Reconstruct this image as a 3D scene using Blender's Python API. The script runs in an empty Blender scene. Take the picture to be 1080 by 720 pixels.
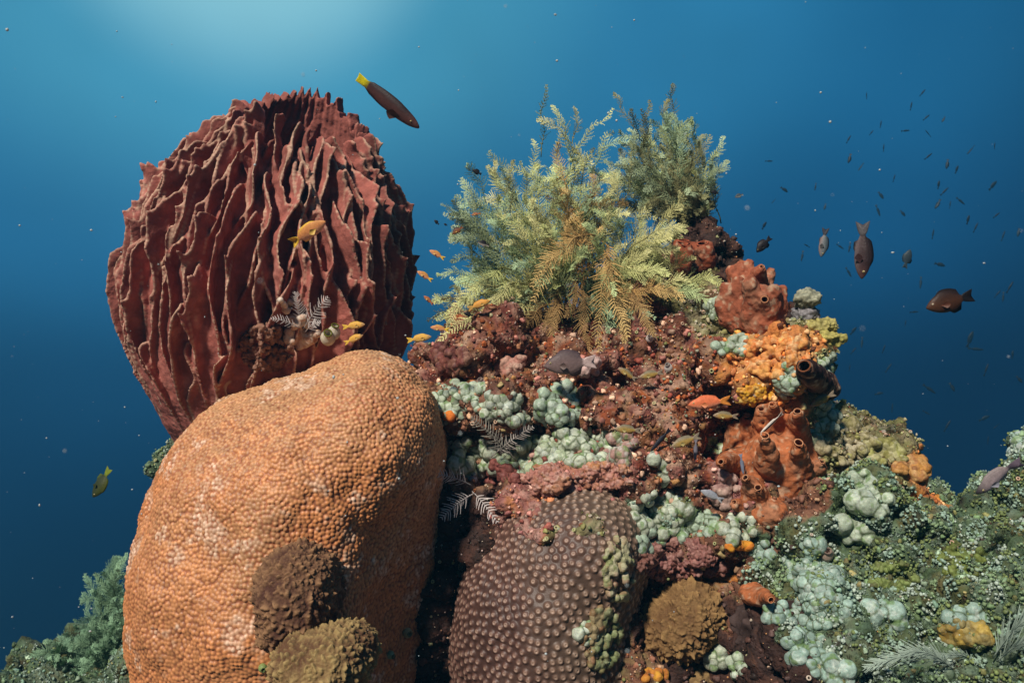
import bpy, math, random
import numpy as np
from mathutils import Vector, Matrix
from mathutils.bvhtree import BVHTree
from mathutils.kdtree import KDTree

SC = bpy.context.scene
COL = SC.collection
R = math.radians
rng = np.random.default_rng(7)
random.seed(7)

# ------------------------------------------------------------------ camera
CAM = np.array((0.0, 0.0, 1.6))
FPX = 540 / math.tan(R(30))
cd = bpy.data.cameras.new('camera')
cd.sensor_width = 36
cd.lens = 18 / math.tan(R(30))
cd.clip_start = 0.05
cd.clip_end = 500
cd.dof.use_dof = True
cd.dof.focus_distance = 2.15
cd.dof.aperture_fstop = 11.0
cam = bpy.data.objects.new('camera', cd)
cam.location = CAM
cam.rotation_euler = (R(90), 0, 0)
COL.objects.link(cam)
SC.camera = cam

def P(px, py, Y):
    """pixel of the photograph (1080 x 720) at depth Y -> world point"""
    return np.array(((px - 540) / FPX * Y, Y, 1.6 - (py - 360) / FPX * Y))

# ------------------------------------------------------------------ light
SUN = np.array((-0.36, -0.62, 0.70)); SUN /= np.linalg.norm(SUN)   # towards the sun
EL = math.asin(SUN[2]); AZ = math.atan2(SUN[0], SUN[1])
w = bpy.data.worlds.new('World'); SC.world = w; w.use_nodes = True
nt = w.node_tree; nt.nodes.clear()
def wn(t, **k):
    n = nt.nodes.new(t)
    for a, b in k.items(): setattr(n, a, b)
    return n
L = nt.links.new
wout = wn('ShaderNodeOutputWorld'); bg = wn('ShaderNodeBackground'); L(bg.outputs[0], wout.inputs[0])
bg.inputs['Strength'].default_value = 0.1
tc = wn('ShaderNodeTexCoord')
gl = np.array((-280., 935., 500.)); gl /= np.linalg.norm(gl)          # where the surface glow is brightest
dot = wn('ShaderNodeVectorMath', operation='DOT_PRODUCT'); L(tc.outputs['Generated'], dot.inputs[0]); dot.inputs[1].default_value = gl
ac = wn('ShaderNodeMath', operation='ARCCOSINE', use_clamp=False); L(dot.outputs['Value'], ac.inputs[0])
dv = wn('ShaderNodeMath', operation='DIVIDE'); L(ac.outputs[0], dv.inputs[0]); dv.inputs[1].default_value = math.pi
def ramp(stops):
    r = wn('ShaderNodeValToRGB'); r.color_ramp.interpolation = 'EASE'
    e = r.color_ramp.elements
    while len(e) > 1: e.remove(e[-1])
    for i, (p, c) in enumerate(stops):
        x = e[0] if i == 0 else e.new(p)
        x.position = p; x.color = (*c, 1)
    return r
ra = ramp([(0.0, (.46, .76, .80)), (.036, (.25, .58, .70)), (.075, (.062, .32, .50)), (.14, (.026, .21, .41)),
           (.22, (.009, .120, .275)), (.30, (.002, .048, .130)), (.5, (.002, .03, .08)), (1, (.001, .012, .03))])
L(dv.outputs[0], ra.inputs[0])
sx = wn('ShaderNodeSeparateXYZ'); L(tc.outputs['Generated'], sx.inputs[0])
mz = wn('ShaderNodeMapRange'); L(sx.outputs['Z'], mz.inputs['Value'])
for k, v in zip(('From Min', 'From Max', 'To Min', 'To Max'), (-1, 1, 0, 1)): mz.inputs[k].default_value = v
rz = ramp([(0.0, (.06, .06, .06)), (.36, (.11, .13, .16)), (.48, (.25, .29, .35)), (.56, (.62, .66, .72)), (.64, (1, 1, 1)), (1, (1.0, 1.0, 1.0))])
L(mz.outputs[0], rz.inputs[0])
mul = wn('ShaderNodeMix', data_type='RGBA', blend_type='MULTIPLY'); mul.inputs['Factor'].default_value = 1
L(ra.outputs[0], mul.inputs['A']); L(rz.outputs[0], mul.inputs['B'])
scl = wn('ShaderNodeMix', data_type='RGBA', blend_type='MULTIPLY'); scl.inputs['Factor'].default_value = 1
L(mul.outputs['Result'], scl.inputs['A']); scl.inputs['B'].default_value = (10, 10, 10, 1)
# daylight through the window of the surface overhead (Snell's cone), filtered blue by the water
sky = wn('ShaderNodeTexSky', sky_type='NISHITA', sun_disc=False)
sky.sun_elevation = EL; sky.sun_rotation = AZ
win = wn('ShaderNodeMapRange', interpolation_type='SMOOTHSTEP'); L(sx.outputs['Z'], win.inputs['Value'])
for k, v in zip(('From Min', 'From Max', 'To Min', 'To Max'), (.60, .85, 0, 1)): win.inputs[k].default_value = v
tint = wn('ShaderNodeMix', data_type='RGBA', blend_type='MULTIPLY'); tint.inputs['Factor'].default_value = 1
L(sky.outputs[0], tint.inputs['A']); tint.inputs['B'].default_value = (.45, .62, .60, 1)
add = wn('ShaderNodeMix', data_type='RGBA', blend_type='ADD'); L(win.outputs[0], add.inputs['Factor'])
L(scl.outputs['Result'], add.inputs['A']); L(tint.outputs['Result'], add.inputs['B'])
un = wn('ShaderNodeTexNoise'); un.inputs['Scale'].default_value = 2.6; un.inputs['Detail'].default_value = 3; L(tc.outputs['Generated'], un.inputs['Vector'])
um = wn('ShaderNodeMapRange'); L(un.outputs[0], um.inputs['Value'])
for k, v in zip(('From Min', 'From Max', 'To Min', 'To Max'), (.3, .7, .86, 1.14)): um.inputs[k].default_value = v
uu = wn('ShaderNodeMix', data_type='RGBA', blend_type='MULTIPLY'); uu.inputs['Factor'].default_value = 1
L(add.outputs['Result'], uu.inputs['A']); L(um.outputs[0], uu.inputs['B']); L(uu.outputs['Result'], bg.inputs['Color'])

sl = bpy.data.lights.new('sun', 'SUN'); sl.energy = 5.0; sl.angle = R(5.0); sl.color = (1.0, .90, .78)
sun = bpy.data.objects.new('sun', sl); COL.objects.link(sun)
sun.rotation_euler = Vector(SUN).to_track_quat('Z', 'Y').to_euler()
sun.location = (-3, -3, 5)

SC.view_settings.view_transform = 'Standard'; SC.view_settings.look = 'None'
SC.view_settings.exposure = 0.05; SC.view_settings.gamma = 1; SC.view_settings.use_curve_mapping = False
SC.render.engine = 'CYCLES'
SC.cycles.use_denoising = True
try: SC.cycles.denoiser = 'OPENIMAGEDENOISE'
except Exception: pass
SC.cycles.max_bounces = 5; SC.cycles.diffuse_bounces = 2; SC.cycles.volume_bounces = 0
SC.cycles.caustics_reflective = False; SC.cycles.caustics_refractive = False

# ------------------------------------------------------------------ noise, fields, meshes
def _h(ix, iy, iz, s):
    h = (ix.astype(np.int64) * 374761393 + iy.astype(np.int64) * 668265263 + iz.astype(np.int64) * 2147483647 + s * 974634777) & 0xffffffff
    h = ((h ^ (h >> 13)) * 1274126177) & 0xffffffff
    h = ((h ^ (h >> 16)) * 2246822519) & 0xffffffff
    return (h ^ (h >> 15)).astype(np.float64) / 4294967295.0
def noise(p, f=1.0, s=0):
    q = np.asarray(p) * f + 137.31
    i = np.floor(q); u = q - i; i = i.astype(np.int64)
    u = u * u * u * (u * (u * 6 - 15) + 10)
    r = 0
    for a in (0, 1):
        for b in (0, 1):
            for c in (0, 1):
                wt = (u[:, 0] if a else 1 - u[:, 0]) * (u[:, 1] if b else 1 - u[:, 1]) * (u[:, 2] if c else 1 - u[:, 2])
                r = r + wt * _h(i[:, 0] + a, i[:, 1] + b, i[:, 2] + c, s)
    return r * 2 - 1
def fbm(p, f, o=3, s=0, g=.5):
    r, a = 0, 1.0
    for k in range(o):
        r = r + a * noise(p, f, s + k); f *= 2.03; a *= g
    return r
def worley(p, f, s=0, jit=1.0):
    q = np.asarray(p) * f + 71.7
    i = np.floor(q).astype(np.int64); n = len(q)
    f1 = np.full(n, 9.0); f2 = np.full(n, 9.0); idv = np.zeros(n)
    for a in (-1, 0, 1):
        for b in (-1, 0, 1):
            for c in (-1, 0, 1):
                x, y, z = i[:, 0] + a, i[:, 1] + b, i[:, 2] + c
                d = np.sqrt((x + .5 + jit * (_h(x, y, z, s) - .5) - q[:, 0]) ** 2 + (y + .5 + jit * (_h(x, y, z, s + 11) - .5) - q[:, 1]) ** 2 + (z + .5 + jit * (_h(x, y, z, s + 23) - .5) - q[:, 2]) ** 2)
                m = d < f1
                f2 = np.where(m, f1, np.minimum(f2, d)); idv = np.where(m, _h(x, y, z, s + 37), idv); f1 = np.where(m, d, f1)
    return f1, f2, idv

def surfnet(f, o, h):
    s = f < 0
    n = np.array(f.shape)
    cnt = np.zeros(n - 1, np.int8)
    cs = [(a, b, c) for a in (0, 1) for b in (0, 1) for c in (0, 1)]
    for a, b, c in cs: cnt += s[a:n[0] - 1 + a, b:n[1] - 1 + b, c:n[2] - 1 + c]
    cells = np.argwhere((cnt > 0) & (cnt < 8))
    idx = np.full(n - 1, -1, np.int64); idx[tuple(cells.T)] = np.arange(len(cells))
    acc = np.zeros((len(cells), 3)); num = np.zeros(len(cells))
    vals = {c: f[cells[:, 0] + c[0], cells[:, 1] + c[1], cells[:, 2] + c[2]] for c in cs}
    for a in cs:
        for k in range(3):
            if a[k]: continue
            b = list(a); b[k] = 1; b = tuple(b)
            va, vb = vals[a], vals[b]
            m = (va < 0) != (vb < 0)
            t = np.where(m, va / np.where(m, va - vb, 1), 0)
            acc += m[:, None] * (np.array(a) + t[:, None] * (np.array(b) - np.array(a))); num += m
    V = (cells + acc / num[:, None]) * h + o
    F = []
    for k in range(3):
        k1, k2 = (k + 1) % 3, (k + 2) % 3
        sl0 = [slice(None)] * 3; sl1 = [slice(None)] * 3
        sl0[k] = slice(0, -1); sl1[k] = slice(1, None)
        A, B = s[tuple(sl0)], s[tuple(sl1)]
        e = np.argwhere(A != B)
        e = e[(e[:, k1] > 0) & (e[:, k2] > 0) & (e[:, k1] < n[k1] - 1) & (e[:, k2] < n[k2] - 1)]
        ins = A[tuple(e.T)]
        def cell(d1, d2):
            c = e.copy(); c[:, k1] -= d1; c[:, k2] -= d2
            return idx[tuple(c.T)]
        q = np.stack((cell(1, 1), cell(0, 1), cell(0, 0), cell(1, 0)), 1)
        q[~ins] = q[~ins][:, ::-1]
        F.append(q)
    return V, np.concatenate(F)

def grid_pts(lo, hi, h):
    lo = np.array(lo); hi = np.array(hi)
    ax = [np.arange(lo[k], hi[k] + h, h) for k in range(3)]
    G = np.stack(np.meshgrid(*ax, indexing='ij'), -1)
    return G.reshape(-1, 3), G.shape[:3], lo
def sd_ell(p, c, r, rot=None):
    q = p - np.array(c)
    if rot is not None: q = q @ rot
    r = np.array(r)
    k0 = np.linalg.norm(q / r, axis=1); k1 = np.linalg.norm(q / (r * r), axis=1)
    return np.where(k1 > 1e-9, k0 * (k0 - 1) / np.maximum(k1, 1e-9), -r.min())
def sd_cone(p, a, b, ra_, rb):
    a = np.array(a); b = np.array(b); ab = b - a
    t = np.clip(((p - a) @ ab) / (ab @ ab), 0, 1)
    return np.linalg.norm(p - a - t[:, None] * ab, axis=1) - (ra_ + (rb - ra_) * t)
def smin(a, b, k):
    h = np.maximum(k - np.abs(a - b), 0) / k
    return np.minimum(a, b) - h * h * k * .25
def field_mesh(fn, lo, hi, h):
    p, shp, o = grid_pts(lo, hi, h)
    return surfnet(fn(p).reshape(shp), o, h)

def raw_mesh(name, V, F, C=None, smooth=True):
    me = bpy.data.meshes.new(name)
    V = np.asarray(V, np.float32)
    groups = F if isinstance(F, list) else [F]
    groups = [np.asarray(g, np.int32) for g in groups if len(g)]
    nl = sum(g.size for g in groups); nf = sum(len(g) for g in groups)
    me.vertices.add(len(V)); me.vertices.foreach_set('co', V.ravel())
    me.loops.add(nl); me.polygons.add(nf)
    me.loops.foreach_set('vertex_index', np.concatenate([g.ravel() for g in groups]))
    st, k = [], 0
    for g in groups:
        st.append(k + np.arange(len(g)) * g.shape[1]); k += g.size
    me.polygons.foreach_set('loop_start', np.concatenate(st).astype(np.int32))
    me.update(calc_edges=True)
    if smooth: me.polygons.foreach_set('use_smooth', np.ones(nf, bool))
    if C is not None: set_col(me, C)
    return me
def set_col(me, C):
    C = np.asarray(C, np.float32)
    if C.ndim == 1: C = np.tile(C, (len(me.vertices), 1))
    a = me.color_attributes.get('Col') or me.color_attributes.new('Col', 'FLOAT_COLOR', 'POINT')
    a.data.foreach_set('color', np.concatenate((np.clip(C, 0, 1), np.ones((len(C), 1), np.float32)), 1).astype(np.float32).ravel())
def getV(me):
    a = np.empty(len(me.vertices) * 3, np.float32); me.vertices.foreach_get('co', a); return a.reshape(-1, 3).astype(np.float64)
def setV(me, V):
    me.vertices.foreach_set('co', np.asarray(V, np.float32).ravel()); me.update()
def getN(me):
    a = np.empty(len(me.vertices) * 3, np.float32); me.vertex_normals.foreach_get('vector', a); return a.reshape(-1, 3).astype(np.float64)
def modified(me, typ, **kw):
    o = bpy.data.objects.new('tmp', me); COL.objects.link(o)
    m = o.modifiers.new('m', typ)
    for k, v in kw.items(): setattr(m, k, v)
    dg = bpy.context.evaluated_depsgraph_get(); dg.update()
    r = bpy.data.meshes.new_from_object(o.evaluated_get(dg))
    bpy.data.objects.remove(o)
    r.polygons.foreach_set('use_smooth', np.ones(len(r.polygons), bool))
    return r
def subsurf(me, n): return modified(me, 'SUBSURF', levels=n, render_levels=n)

def link(name, me, mat, parent=None, origin=None):
    """one object; the mesh is given in world coordinates (or its thing's, when parent has a turned frame)"""
    if mat is not None:
        me.materials.clear(); me.materials.append(mat)
    me.name = name
    o = bpy.data.objects.new(name, me); COL.objects.link(o)
    if parent is not None:
        o.parent = parent
        if origin is None and parent.get('_w') is not None:
            setV(me, getV(me) - np.array(parent['_w']))
    elif origin is not None:
        setV(me, getV(me) - np.array(origin)); o.location = origin
        o['_w'] = [float(x) for x in origin]
    return o
def tag(o, label=None, cat=None, group=None, kind=None):
    if label: o['label'] = label
    if cat: o['category'] = cat
    if group: o['group'] = group
    if kind: o['kind'] = kind
    return o
def empty(name, loc):
    o = bpy.data.objects.new(name, None); COL.objects.link(o); o.location = loc; o.empty_display_size = .05
    o['_w'] = [float(x) for x in loc]
    return o

class MB:
    def __init__(s): s.V, s.F, s.C, s.n = [], {3: [], 4: []}, [], 0
    def add(s, V, F, C):
        V = np.asarray(V, float); C = np.asarray(C, float)
        if C.ndim == 1: C = np.tile(C, (len(V), 1))
        s.V.append(V); s.C.append(C)
        for f in (F if isinstance(F, list) else [F]):
            f = np.asarray(f)
            if len(f): s.F[f.shape[1]].append(f + s.n)
        s.n += len(V)
    def mesh(s, name, smooth=True):
        return raw_mesh(name, np.concatenate(s.V), [np.concatenate(s.F[k]) for k in (3, 4) if s.F[k]], np.concatenate(s.C), smooth)
def tube(pts, rad, col, n=6):
    pts = np.asarray(pts, float); m = len(pts); rad = np.broadcast_to(rad, m)
    T = np.gradient(pts, axis=0); T /= np.linalg.norm(T, axis=1)[:, None] + 1e-12
    ref = np.array((0, 0, 1.)) if abs(T[:, 2]).mean() < .8 else np.array((1., 0, 0))
    A = np.cross(T, ref); A /= np.linalg.norm(A, axis=1)[:, None]; B = np.cross(T, A)
    ph = np.arange(n) * 2 * math.pi / n
    V = (pts[:, None] + rad[:, None, None] * (np.cos(ph)[None, :, None] * A[:, None] + np.sin(ph)[None, :, None] * B[:, None])).reshape(-1, 3)
    i = np.arange(m - 1)[:, None] * n; j = np.arange(n)[None]; j2 = (j + 1) % n
    F = np.stack((i + j, i + j2, i + n + j2, i + n + j), -1).reshape(-1, 4)
    V = np.concatenate((V, pts[:1], pts[-1:])); e0, e1 = m * n, m * n + 1
    k = np.arange(n); k2 = (k + 1) % n
    T3 = np.concatenate((np.stack((k2, k, np.full(n, e0)), 1), np.stack(((m - 1) * n + k, (m - 1) * n + k2, np.full(n, e1)), 1)))
    col = np.asarray(col, float)
    if col.ndim == 2: col = np.concatenate((np.repeat(col, n, 0), col[:1], col[-1:]))
    return V, [F, T3], col
def ico(sub):
    import bmesh
    bm = bmesh.new(); bmesh.ops.create_icosphere(bm, subdivisions=sub, radius=1)
    V = np.array([v.co[:] for v in bm.verts]); F = np.array([[v.index for v in f.verts] for f in bm.faces]); bm.free()
    return V, F
ICO1, ICO2, ICO3 = ico(1), ico(2), ico(3)

# ------------------------------------------------------------------ materials
def material(name, rough=.75, var=.25, vscale=40, bumps=((60, .4, .004),), spec=.25, sss=0.0, edge=None, fixed=None, vor=()):
    m = bpy.data.materials.new(name); m.use_nodes = True
    t = m.node_tree; t.nodes.clear(); N = t.nodes.new; K = t.links.new
    out = N('ShaderNodeOutputMaterial'); b = N('ShaderNodeBsdfPrincipled'); K(b.outputs[0], out.inputs[0])
    b.inputs['Roughness'].default_value = rough; b.inputs['Specular IOR Level'].default_value = spec
    if sss: 
        b.inputs['Subsurface Weight'].default_value = sss; b.inputs['Subsurface Radius'].default_value = (.012, .006, .004); b.inputs['Subsurface Scale'].default_value = 1
    c = N('ShaderNodeTexCoord')
    if fixed: src = N('ShaderNodeRGB'); src.outputs[0].default_value = (*fixed, 1); cs = src.outputs[0]
    else: src = N('ShaderNodeVertexColor'); src.layer_name = 'Col'; cs = src.outputs[0]
    nz = N('ShaderNodeTexNoise'); nz.inputs['Scale'].default_value = vscale; nz.inputs['Detail'].default_value = 6; nz.inputs['Roughness'].default_value = .65
    K(c.outputs['Object'], nz.inputs['Vector'])
    mr = N('ShaderNodeMapRange'); K(nz.outputs[0], mr.inputs['Value'])
    for k, v in zip(('From Min', 'From Max', 'To Min', 'To Max'), (.3, .7, 1 - var, 1 + var)): mr.inputs[k].default_value = v
    mx = N('ShaderNodeMix'); mx.data_type = 'RGBA'; mx.blend_type = 'MULTIPLY'; mx.inputs['Factor'].default_value = 1
    K(cs, mx.inputs['A']); K(mr.outputs[0], mx.inputs['B']); cur = mx.outputs['Result']
    if edge:
        g = N('ShaderNodeNewGeometry'); rp = N('ShaderNodeMapRange'); K(g.outputs['Pointiness'], rp.inputs['Value'])
        for k, v in zip(('From Min', 'From Max', 'To Min', 'To Max'), (edge[0], edge[1], 0, 1)): rp.inputs[k].default_value = v
        e = N('ShaderNodeMix'); e.data_type = 'RGBA'; K(rp.outputs[0], e.inputs['Factor']); K(cur, e.inputs['A']); e.inputs['B'].default_value = (*edge[2], 1); cur = e.outputs['Result']
    K(cur, b.inputs['Base Color'])
    prev = None
    for sc, st, ds in bumps:
        n2 = N('ShaderNodeTexNoise'); n2.inputs['Scale'].default_value = sc; n2.inputs['Detail'].default_value = 5; K(c.outputs['Object'], n2.inputs['Vector'])
        bp = N('ShaderNodeBump'); bp.inputs['Strength'].default_value = st; bp.inputs['Distance'].default_value = ds; K(n2.outputs[0], bp.inputs['Height'])
        if prev: K(prev, bp.inputs['Normal'])
        prev = bp.outputs[0]
    for sc, st, ds in vor:
        n2 = N('ShaderNodeTexVoronoi'); n2.inputs['Scale'].default_value = sc; K(c.outputs['Object'], n2.inputs['Vector'])
        bp = N('ShaderNodeBump'); bp.invert = True; bp.inputs['Strength'].default_value = st; bp.inputs['Distance'].default_value = ds; K(n2.outputs['Distance'], bp.inputs['Height'])
        if prev: K(prev, bp.inputs['Normal'])
        prev = bp.outputs[0]
    if prev: K(prev, b.inputs['Normal'])
    return m
M_rock = material('encrusted_rock', .8, .35, 70, ((45, .6, .012), (160, .7, .005)), .2, vor=((110, .5, .006),))
M_growth = material('living_crust', .6, .3, 130, ((150, .5, .004),), .3)
M_soft = material('soft_tissue', .5, .18, 90, ((120, .3, .003),), .35, sss=.15)
M_bubble = material('bubble_tissue', .45, .3, 120, ((110, .5, .004), (260, .4, .0015)), .35, sss=.12)
M_sponge = material('sponge_skin', .85, .22, 60, ((60, .5, .006), (220, .5, .0025)), .15)
M_barrel = material('barrel_sponge_skin', .85, .28, 26, ((40, .5, .008), (170, .45, .003)), .15, edge=(.55, .68, (.50, .31, .23)))
M_coral = material('hard_coral', .5, .16, 35, ((300, .3, .0015),), .45)
M_frond = material('hydroid', .7, .2, 25, (), .2)
M_fish = material('fish_skin', .5, .22, 110, (), .2, vor=((260, .25, .0015),))
M_sand = material('sand', .9, .2, 8, ((20, .5, .02),), .1, fixed=(.22, .2, .16))

# ------------------------------------------------------------------ the reef itself
BL = [  # px, py, Y centre, half width px, half height px, half depth m
    (640, 540, 2.90, 200, 190, .72), (600, 415, 2.72, 145, 72, .42), (520, 425, 2.62, 75, 55, .32), (728, 262, 2.80, 22, 62, .10),
    (740, 288, 2.78, 14, 24, .07), (672, 700, 2.26, 40, 84, .20), (776, 402, 2.66, 62, 76, .36), (806, 430, 2.60, 42, 62, .28), (845, 530, 2.60, 105, 85, .46),
    (930, 656, 2.45, 185, 128, .55), (945, 588, 2.50, 60, 64, .30), (1060, 674, 2.30, 150, 108, .50), (1108, 560, 2.40, 46, 92, .18), (895, 492, 2.62, 40, 44, .25), (745, 690, 2.45, 120, 120, .34),
    (478, 650, 2.64, 52, 190, .36), (700, 960, 2.7, 620, 300, 1.0), (250, 900, 2.9, 260, 260, .85),
    (300, 560, 3.05, 120, 140, .38), (60, 790, 3.1, 105, 108, .34), (690, 330, 2.78, 70, 70, .22), (585, 372, 2.7, 75, 40, .25)]
def terr(p):
    d = None
    for px, py, Y, a, b, c in BL:
        k = Y / FPX
        e = sd_ell(p, P(px, py, Y), (a * k, c, b * k))
        d = e if d is None else smin(d, e, .07)
    return d
V, F = field_mesh(terr, (-1.75, 1.45, -.45), (2.3, 4.05, 2.35), .025)
V = V + .05 * 0
tm = raw_mesh('rocky_terrain', V, F)
tm = subsurf(tm, 1)
for amp, fr, s in ((.075, 4.2, 1), (.055, 9.5, 5)):
    V = getV(tm); N_ = getN(tm)
    d = fbm(V, fr, 3, s)
    setV(tm, V + N_ * (amp * d)[:, None])
tm = subsurf(tm, 1)
V = getV(tm); N_ = getN(tm)
f1, f2, _ = worley(V + .02 * np.stack([noise(V, 18, k) for k in (1, 2, 3)], 1), 17, 3)
f8, _, _ = worley(V, 8.5, 13)
setV(tm, V + N_ * (.040 * (.62 - f1) + .035 * (.6 - f8) + .014 * fbm(V, 26, 2, 9))[:, None])
V = getV(tm); N_ = getN(tm)
f1, f2, _ = worley(V, 44, 8)
setV(tm, V + N_ * (.013 * (.6 - f1))[:, None])
terrain = link('rocky_terrain', tm, M_rock); tag(terrain, 'steep coral encrusted rock of the reef, maroon in the middle and green at right', 'terrain', kind='structure')
bpy.context.view_layer.update()
DG = bpy.context.evaluated_depsgraph_get()
TREES = {'terrain': BVHTree.FromObject(terrain, DG)}
def reg_tree(key, o):
    bpy.context.view_layer.update(); dg = bpy.context.evaluated_depsgraph_get()
    t = BVHTree.FromObject(o, dg); TREES[key] = (t, Vector(o.location))
def cast(px, py, keys=None):
    """nearest surface behind a pixel of the photograph: point, normal"""
    d = Vector(((px - 540) / FPX, 1, -(py - 360) / FPX)).normalized(); best = None
    for k, t in TREES.items():
        if keys and k not in keys: continue
        off = Vector((0, 0, 0))
        if isinstance(t, tuple): t, off = t
        h = t.ray_cast(Vector(CAM) - off, d)
        if h[0] is not None and (best is None or h[3] < best[2]): best = (np.array(h[0] + off), np.array(h[1]), h[3])
    if best is None: return None
    p, n, _ = best
    if n @ (CAM - p) < 0: n = -n
    return p, n

# ------------------------------------------------------------------ pigment patches of the reef
PAL = {
 'red':    ([(.17, .04, .025), (.10, .033, .023), (.32, .13, .10), (.06, .02, .014), (.34, .09, .025), (.22, .10, .05), (.12, .05, .03), (.50, .32, .22), (.26, .13, .045)], (2.6, 2.2, 3.6, 1.8, 2.2, 3, 2, 3, 1.5)),
 'pink':   ([(.38, .17, .14), (.28, .11, .10), (.46, .27, .22), (.20, .06, .045), (.40, .16, .07)], (3, 3, 2, 2, 1)),
 'orange': ([(.62, .24, .07), (.55, .15, .03), (.62, .36, .16), (.38, .14, .05), (.20, .07, .03), (.66, .30, .06)], (3, 2, 2, 2, 1, 2)),
 'green':  ([(.10, .16, .075), (.16, .24, .13), (.055, .085, .035), (.24, .32, .22), (.14, .14, .05), (.07, .04, .03), (.13, .21, .15), (.20, .17, .07)], (3, 3, 1.6, 2.5, 2, .8, 2, 1)),  # darkened greens put the dimmer light of the lower right slope into colour
 'olive':  ([(.18, .17, .06), (.26, .25, .11), (.12, .09, .04), (.32, .28, .17), (.16, .06, .03)], (3, 2, 2, 1.5, 1)),
 'dark':   ([(.03, .018, .014), (.05, .024, .018), (.08, .035, .024), (.06, .035, .03), (.11, .05, .03)], (3, 3, 2, 2, 1)),
 'brown':  ([(.17, .075, .045), (.25, .12, .07), (.12, .055, .035), (.36, .22, .13), (.32, .11, .04), (.20, .15, .065)], (3, 2.5, 3, 1.3, 1, 1.5)),
}
PATCH = [(560, 395, 70, 'red'), (640, 385, 70, 'red'), (700, 355, 60, 'red'), (650, 440, 60, 'red'), (715, 430, 60, 'red'), (705, 495, 45, 'red'), (520, 375, 50, 'red'),
 (500, 445, 50, 'brown'), (575, 505, 34, 'pink'), (640, 500, 34, 'pink'), (660, 470, 26, 'pink'), (690, 395, 26, 'pink'), (540, 385, 20, 'pink'), (765, 512, 26, 'pink'),
 (818, 372, 40, 'orange'), (850, 372, 30, 'orange'), (795, 415, 22, 'orange'), (965, 492, 18, 'orange'), (780, 395, 20, 'orange'),
 (870, 460, 40, 'olive'), (925, 475, 36, 'olive'), (640, 560, 26, 'olive'), (735, 335, 50, 'olive'), (985, 505, 24, 'olive'), (1040, 690, 36, 'olive'), (945, 690, 30, 'olive'), (640, 650, 30, 'olive'),
 (950, 560, 90, 'green'), (1000, 610, 90, 'green'), (900, 650, 70, 'green'), (1055, 570, 70, 'green'), (900, 520, 50, 'green'), (1000, 690, 80, 'green'), (690, 555, 40, 'green'), (1085, 480, 60, 'green'), (840, 600, 46, 'green'),
 (740, 590, 55, 'brown'), (700, 570, 40, 'brown'), (780, 620, 40, 'brown'), (650, 690, 40, 'brown'), (850, 520, 40, 'brown'), (760, 540, 30, 'brown'), (720, 660, 50, 'dark'), (790, 670, 44, 'dark'), (480, 600, 70, 'dark'),
 (480, 690, 80, 'dark'), (640, 700, 50, 'dark'), (745, 245, 44, 'dark'), (775, 275, 36, 'dark'), (60, 690, 90, 'green'), (1000, 640, 26, 'dark'), (870, 700, 30, 'dark')]
PP, PR, PK = [], [], []
for px, py, r, k in PATCH:
    h = cast(px, py)
    if h is None: continue
    PP.append(h[0]); PR.append(r * h[0][1] / FPX); PK.append(k)
PP = np.array(PP); PR = np.array(PR); KEYS = list(PAL); PKI = np.array([KEYS.index(k) for k in PK])
def region(pts):
    wv = pts + .05 * np.stack([fbm(pts, 11, 2, 40 + k) for k in range(3)], 1)
    best = np.full(len(pts), 1e9); r = np.zeros(len(pts), int)
    for p, s, k in zip(PP, PR, PKI):
        d = np.linalg.norm(wv - p, axis=1) - s
        m = d < best; best[m] = d[m]; r[m] = k
    return r
def pick(reg, u):
    out = np.zeros((len(reg), 3))
    for i, k in enumerate(KEYS):
        m = reg == i
        if not m.any(): continue
        c, wt = PAL[k]; cw = np.cumsum(wt) / np.sum(wt)
        out[m] = np.array(c)[np.clip(np.searchsorted(cw, u[m]), 0, len(c) - 1)]
    return out
V = getV(tm)
wv = V + .012 * np.stack([fbm(V, 40, 2, 60 + k) for k in range(3)], 1)
rg = region(V)
_, _, i1 = worley(wv, 20, 31); _, _, i2 = worley(wv, 52, 57)
c = .5 * pick(rg, i1) + .5 * pick(rg, i2)
gm = np.where(rg == KEYS.index('green'), .62, .85)[:, None]      # bare rock between the algae; dim light and dark crevices put into its colour
set_col(tm, c * gm * (.8 + .4 * (noise(V, 30, 77)[:, None] * .5 + .5)))

# seabed mound far below the reef, falling away on every side
xs = np.linspace(-9, 9, 91); ys = np.linspace(-5, 14, 96)
X, Y_ = np.meshgrid(xs, ys, indexing='ij'); r = np.hypot(X - .2, Y_ - 2.7)
Z = -.05 - .75 * np.maximum(r - 1.6, 0)
V = np.stack((X, Y_, Z), -1).reshape(-1, 3); V[:, 2] += .18 * fbm(V, .8, 4, 3)
a = np.arange(90)[:, None] * 96 + np.arange(95)[None]
link('seabed', raw_mesh('seabed', V, np.stack((a, a + 96, a + 97, a + 1), -1).reshape(-1, 4)), M_sand)['kind'] = 'structure'

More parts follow.
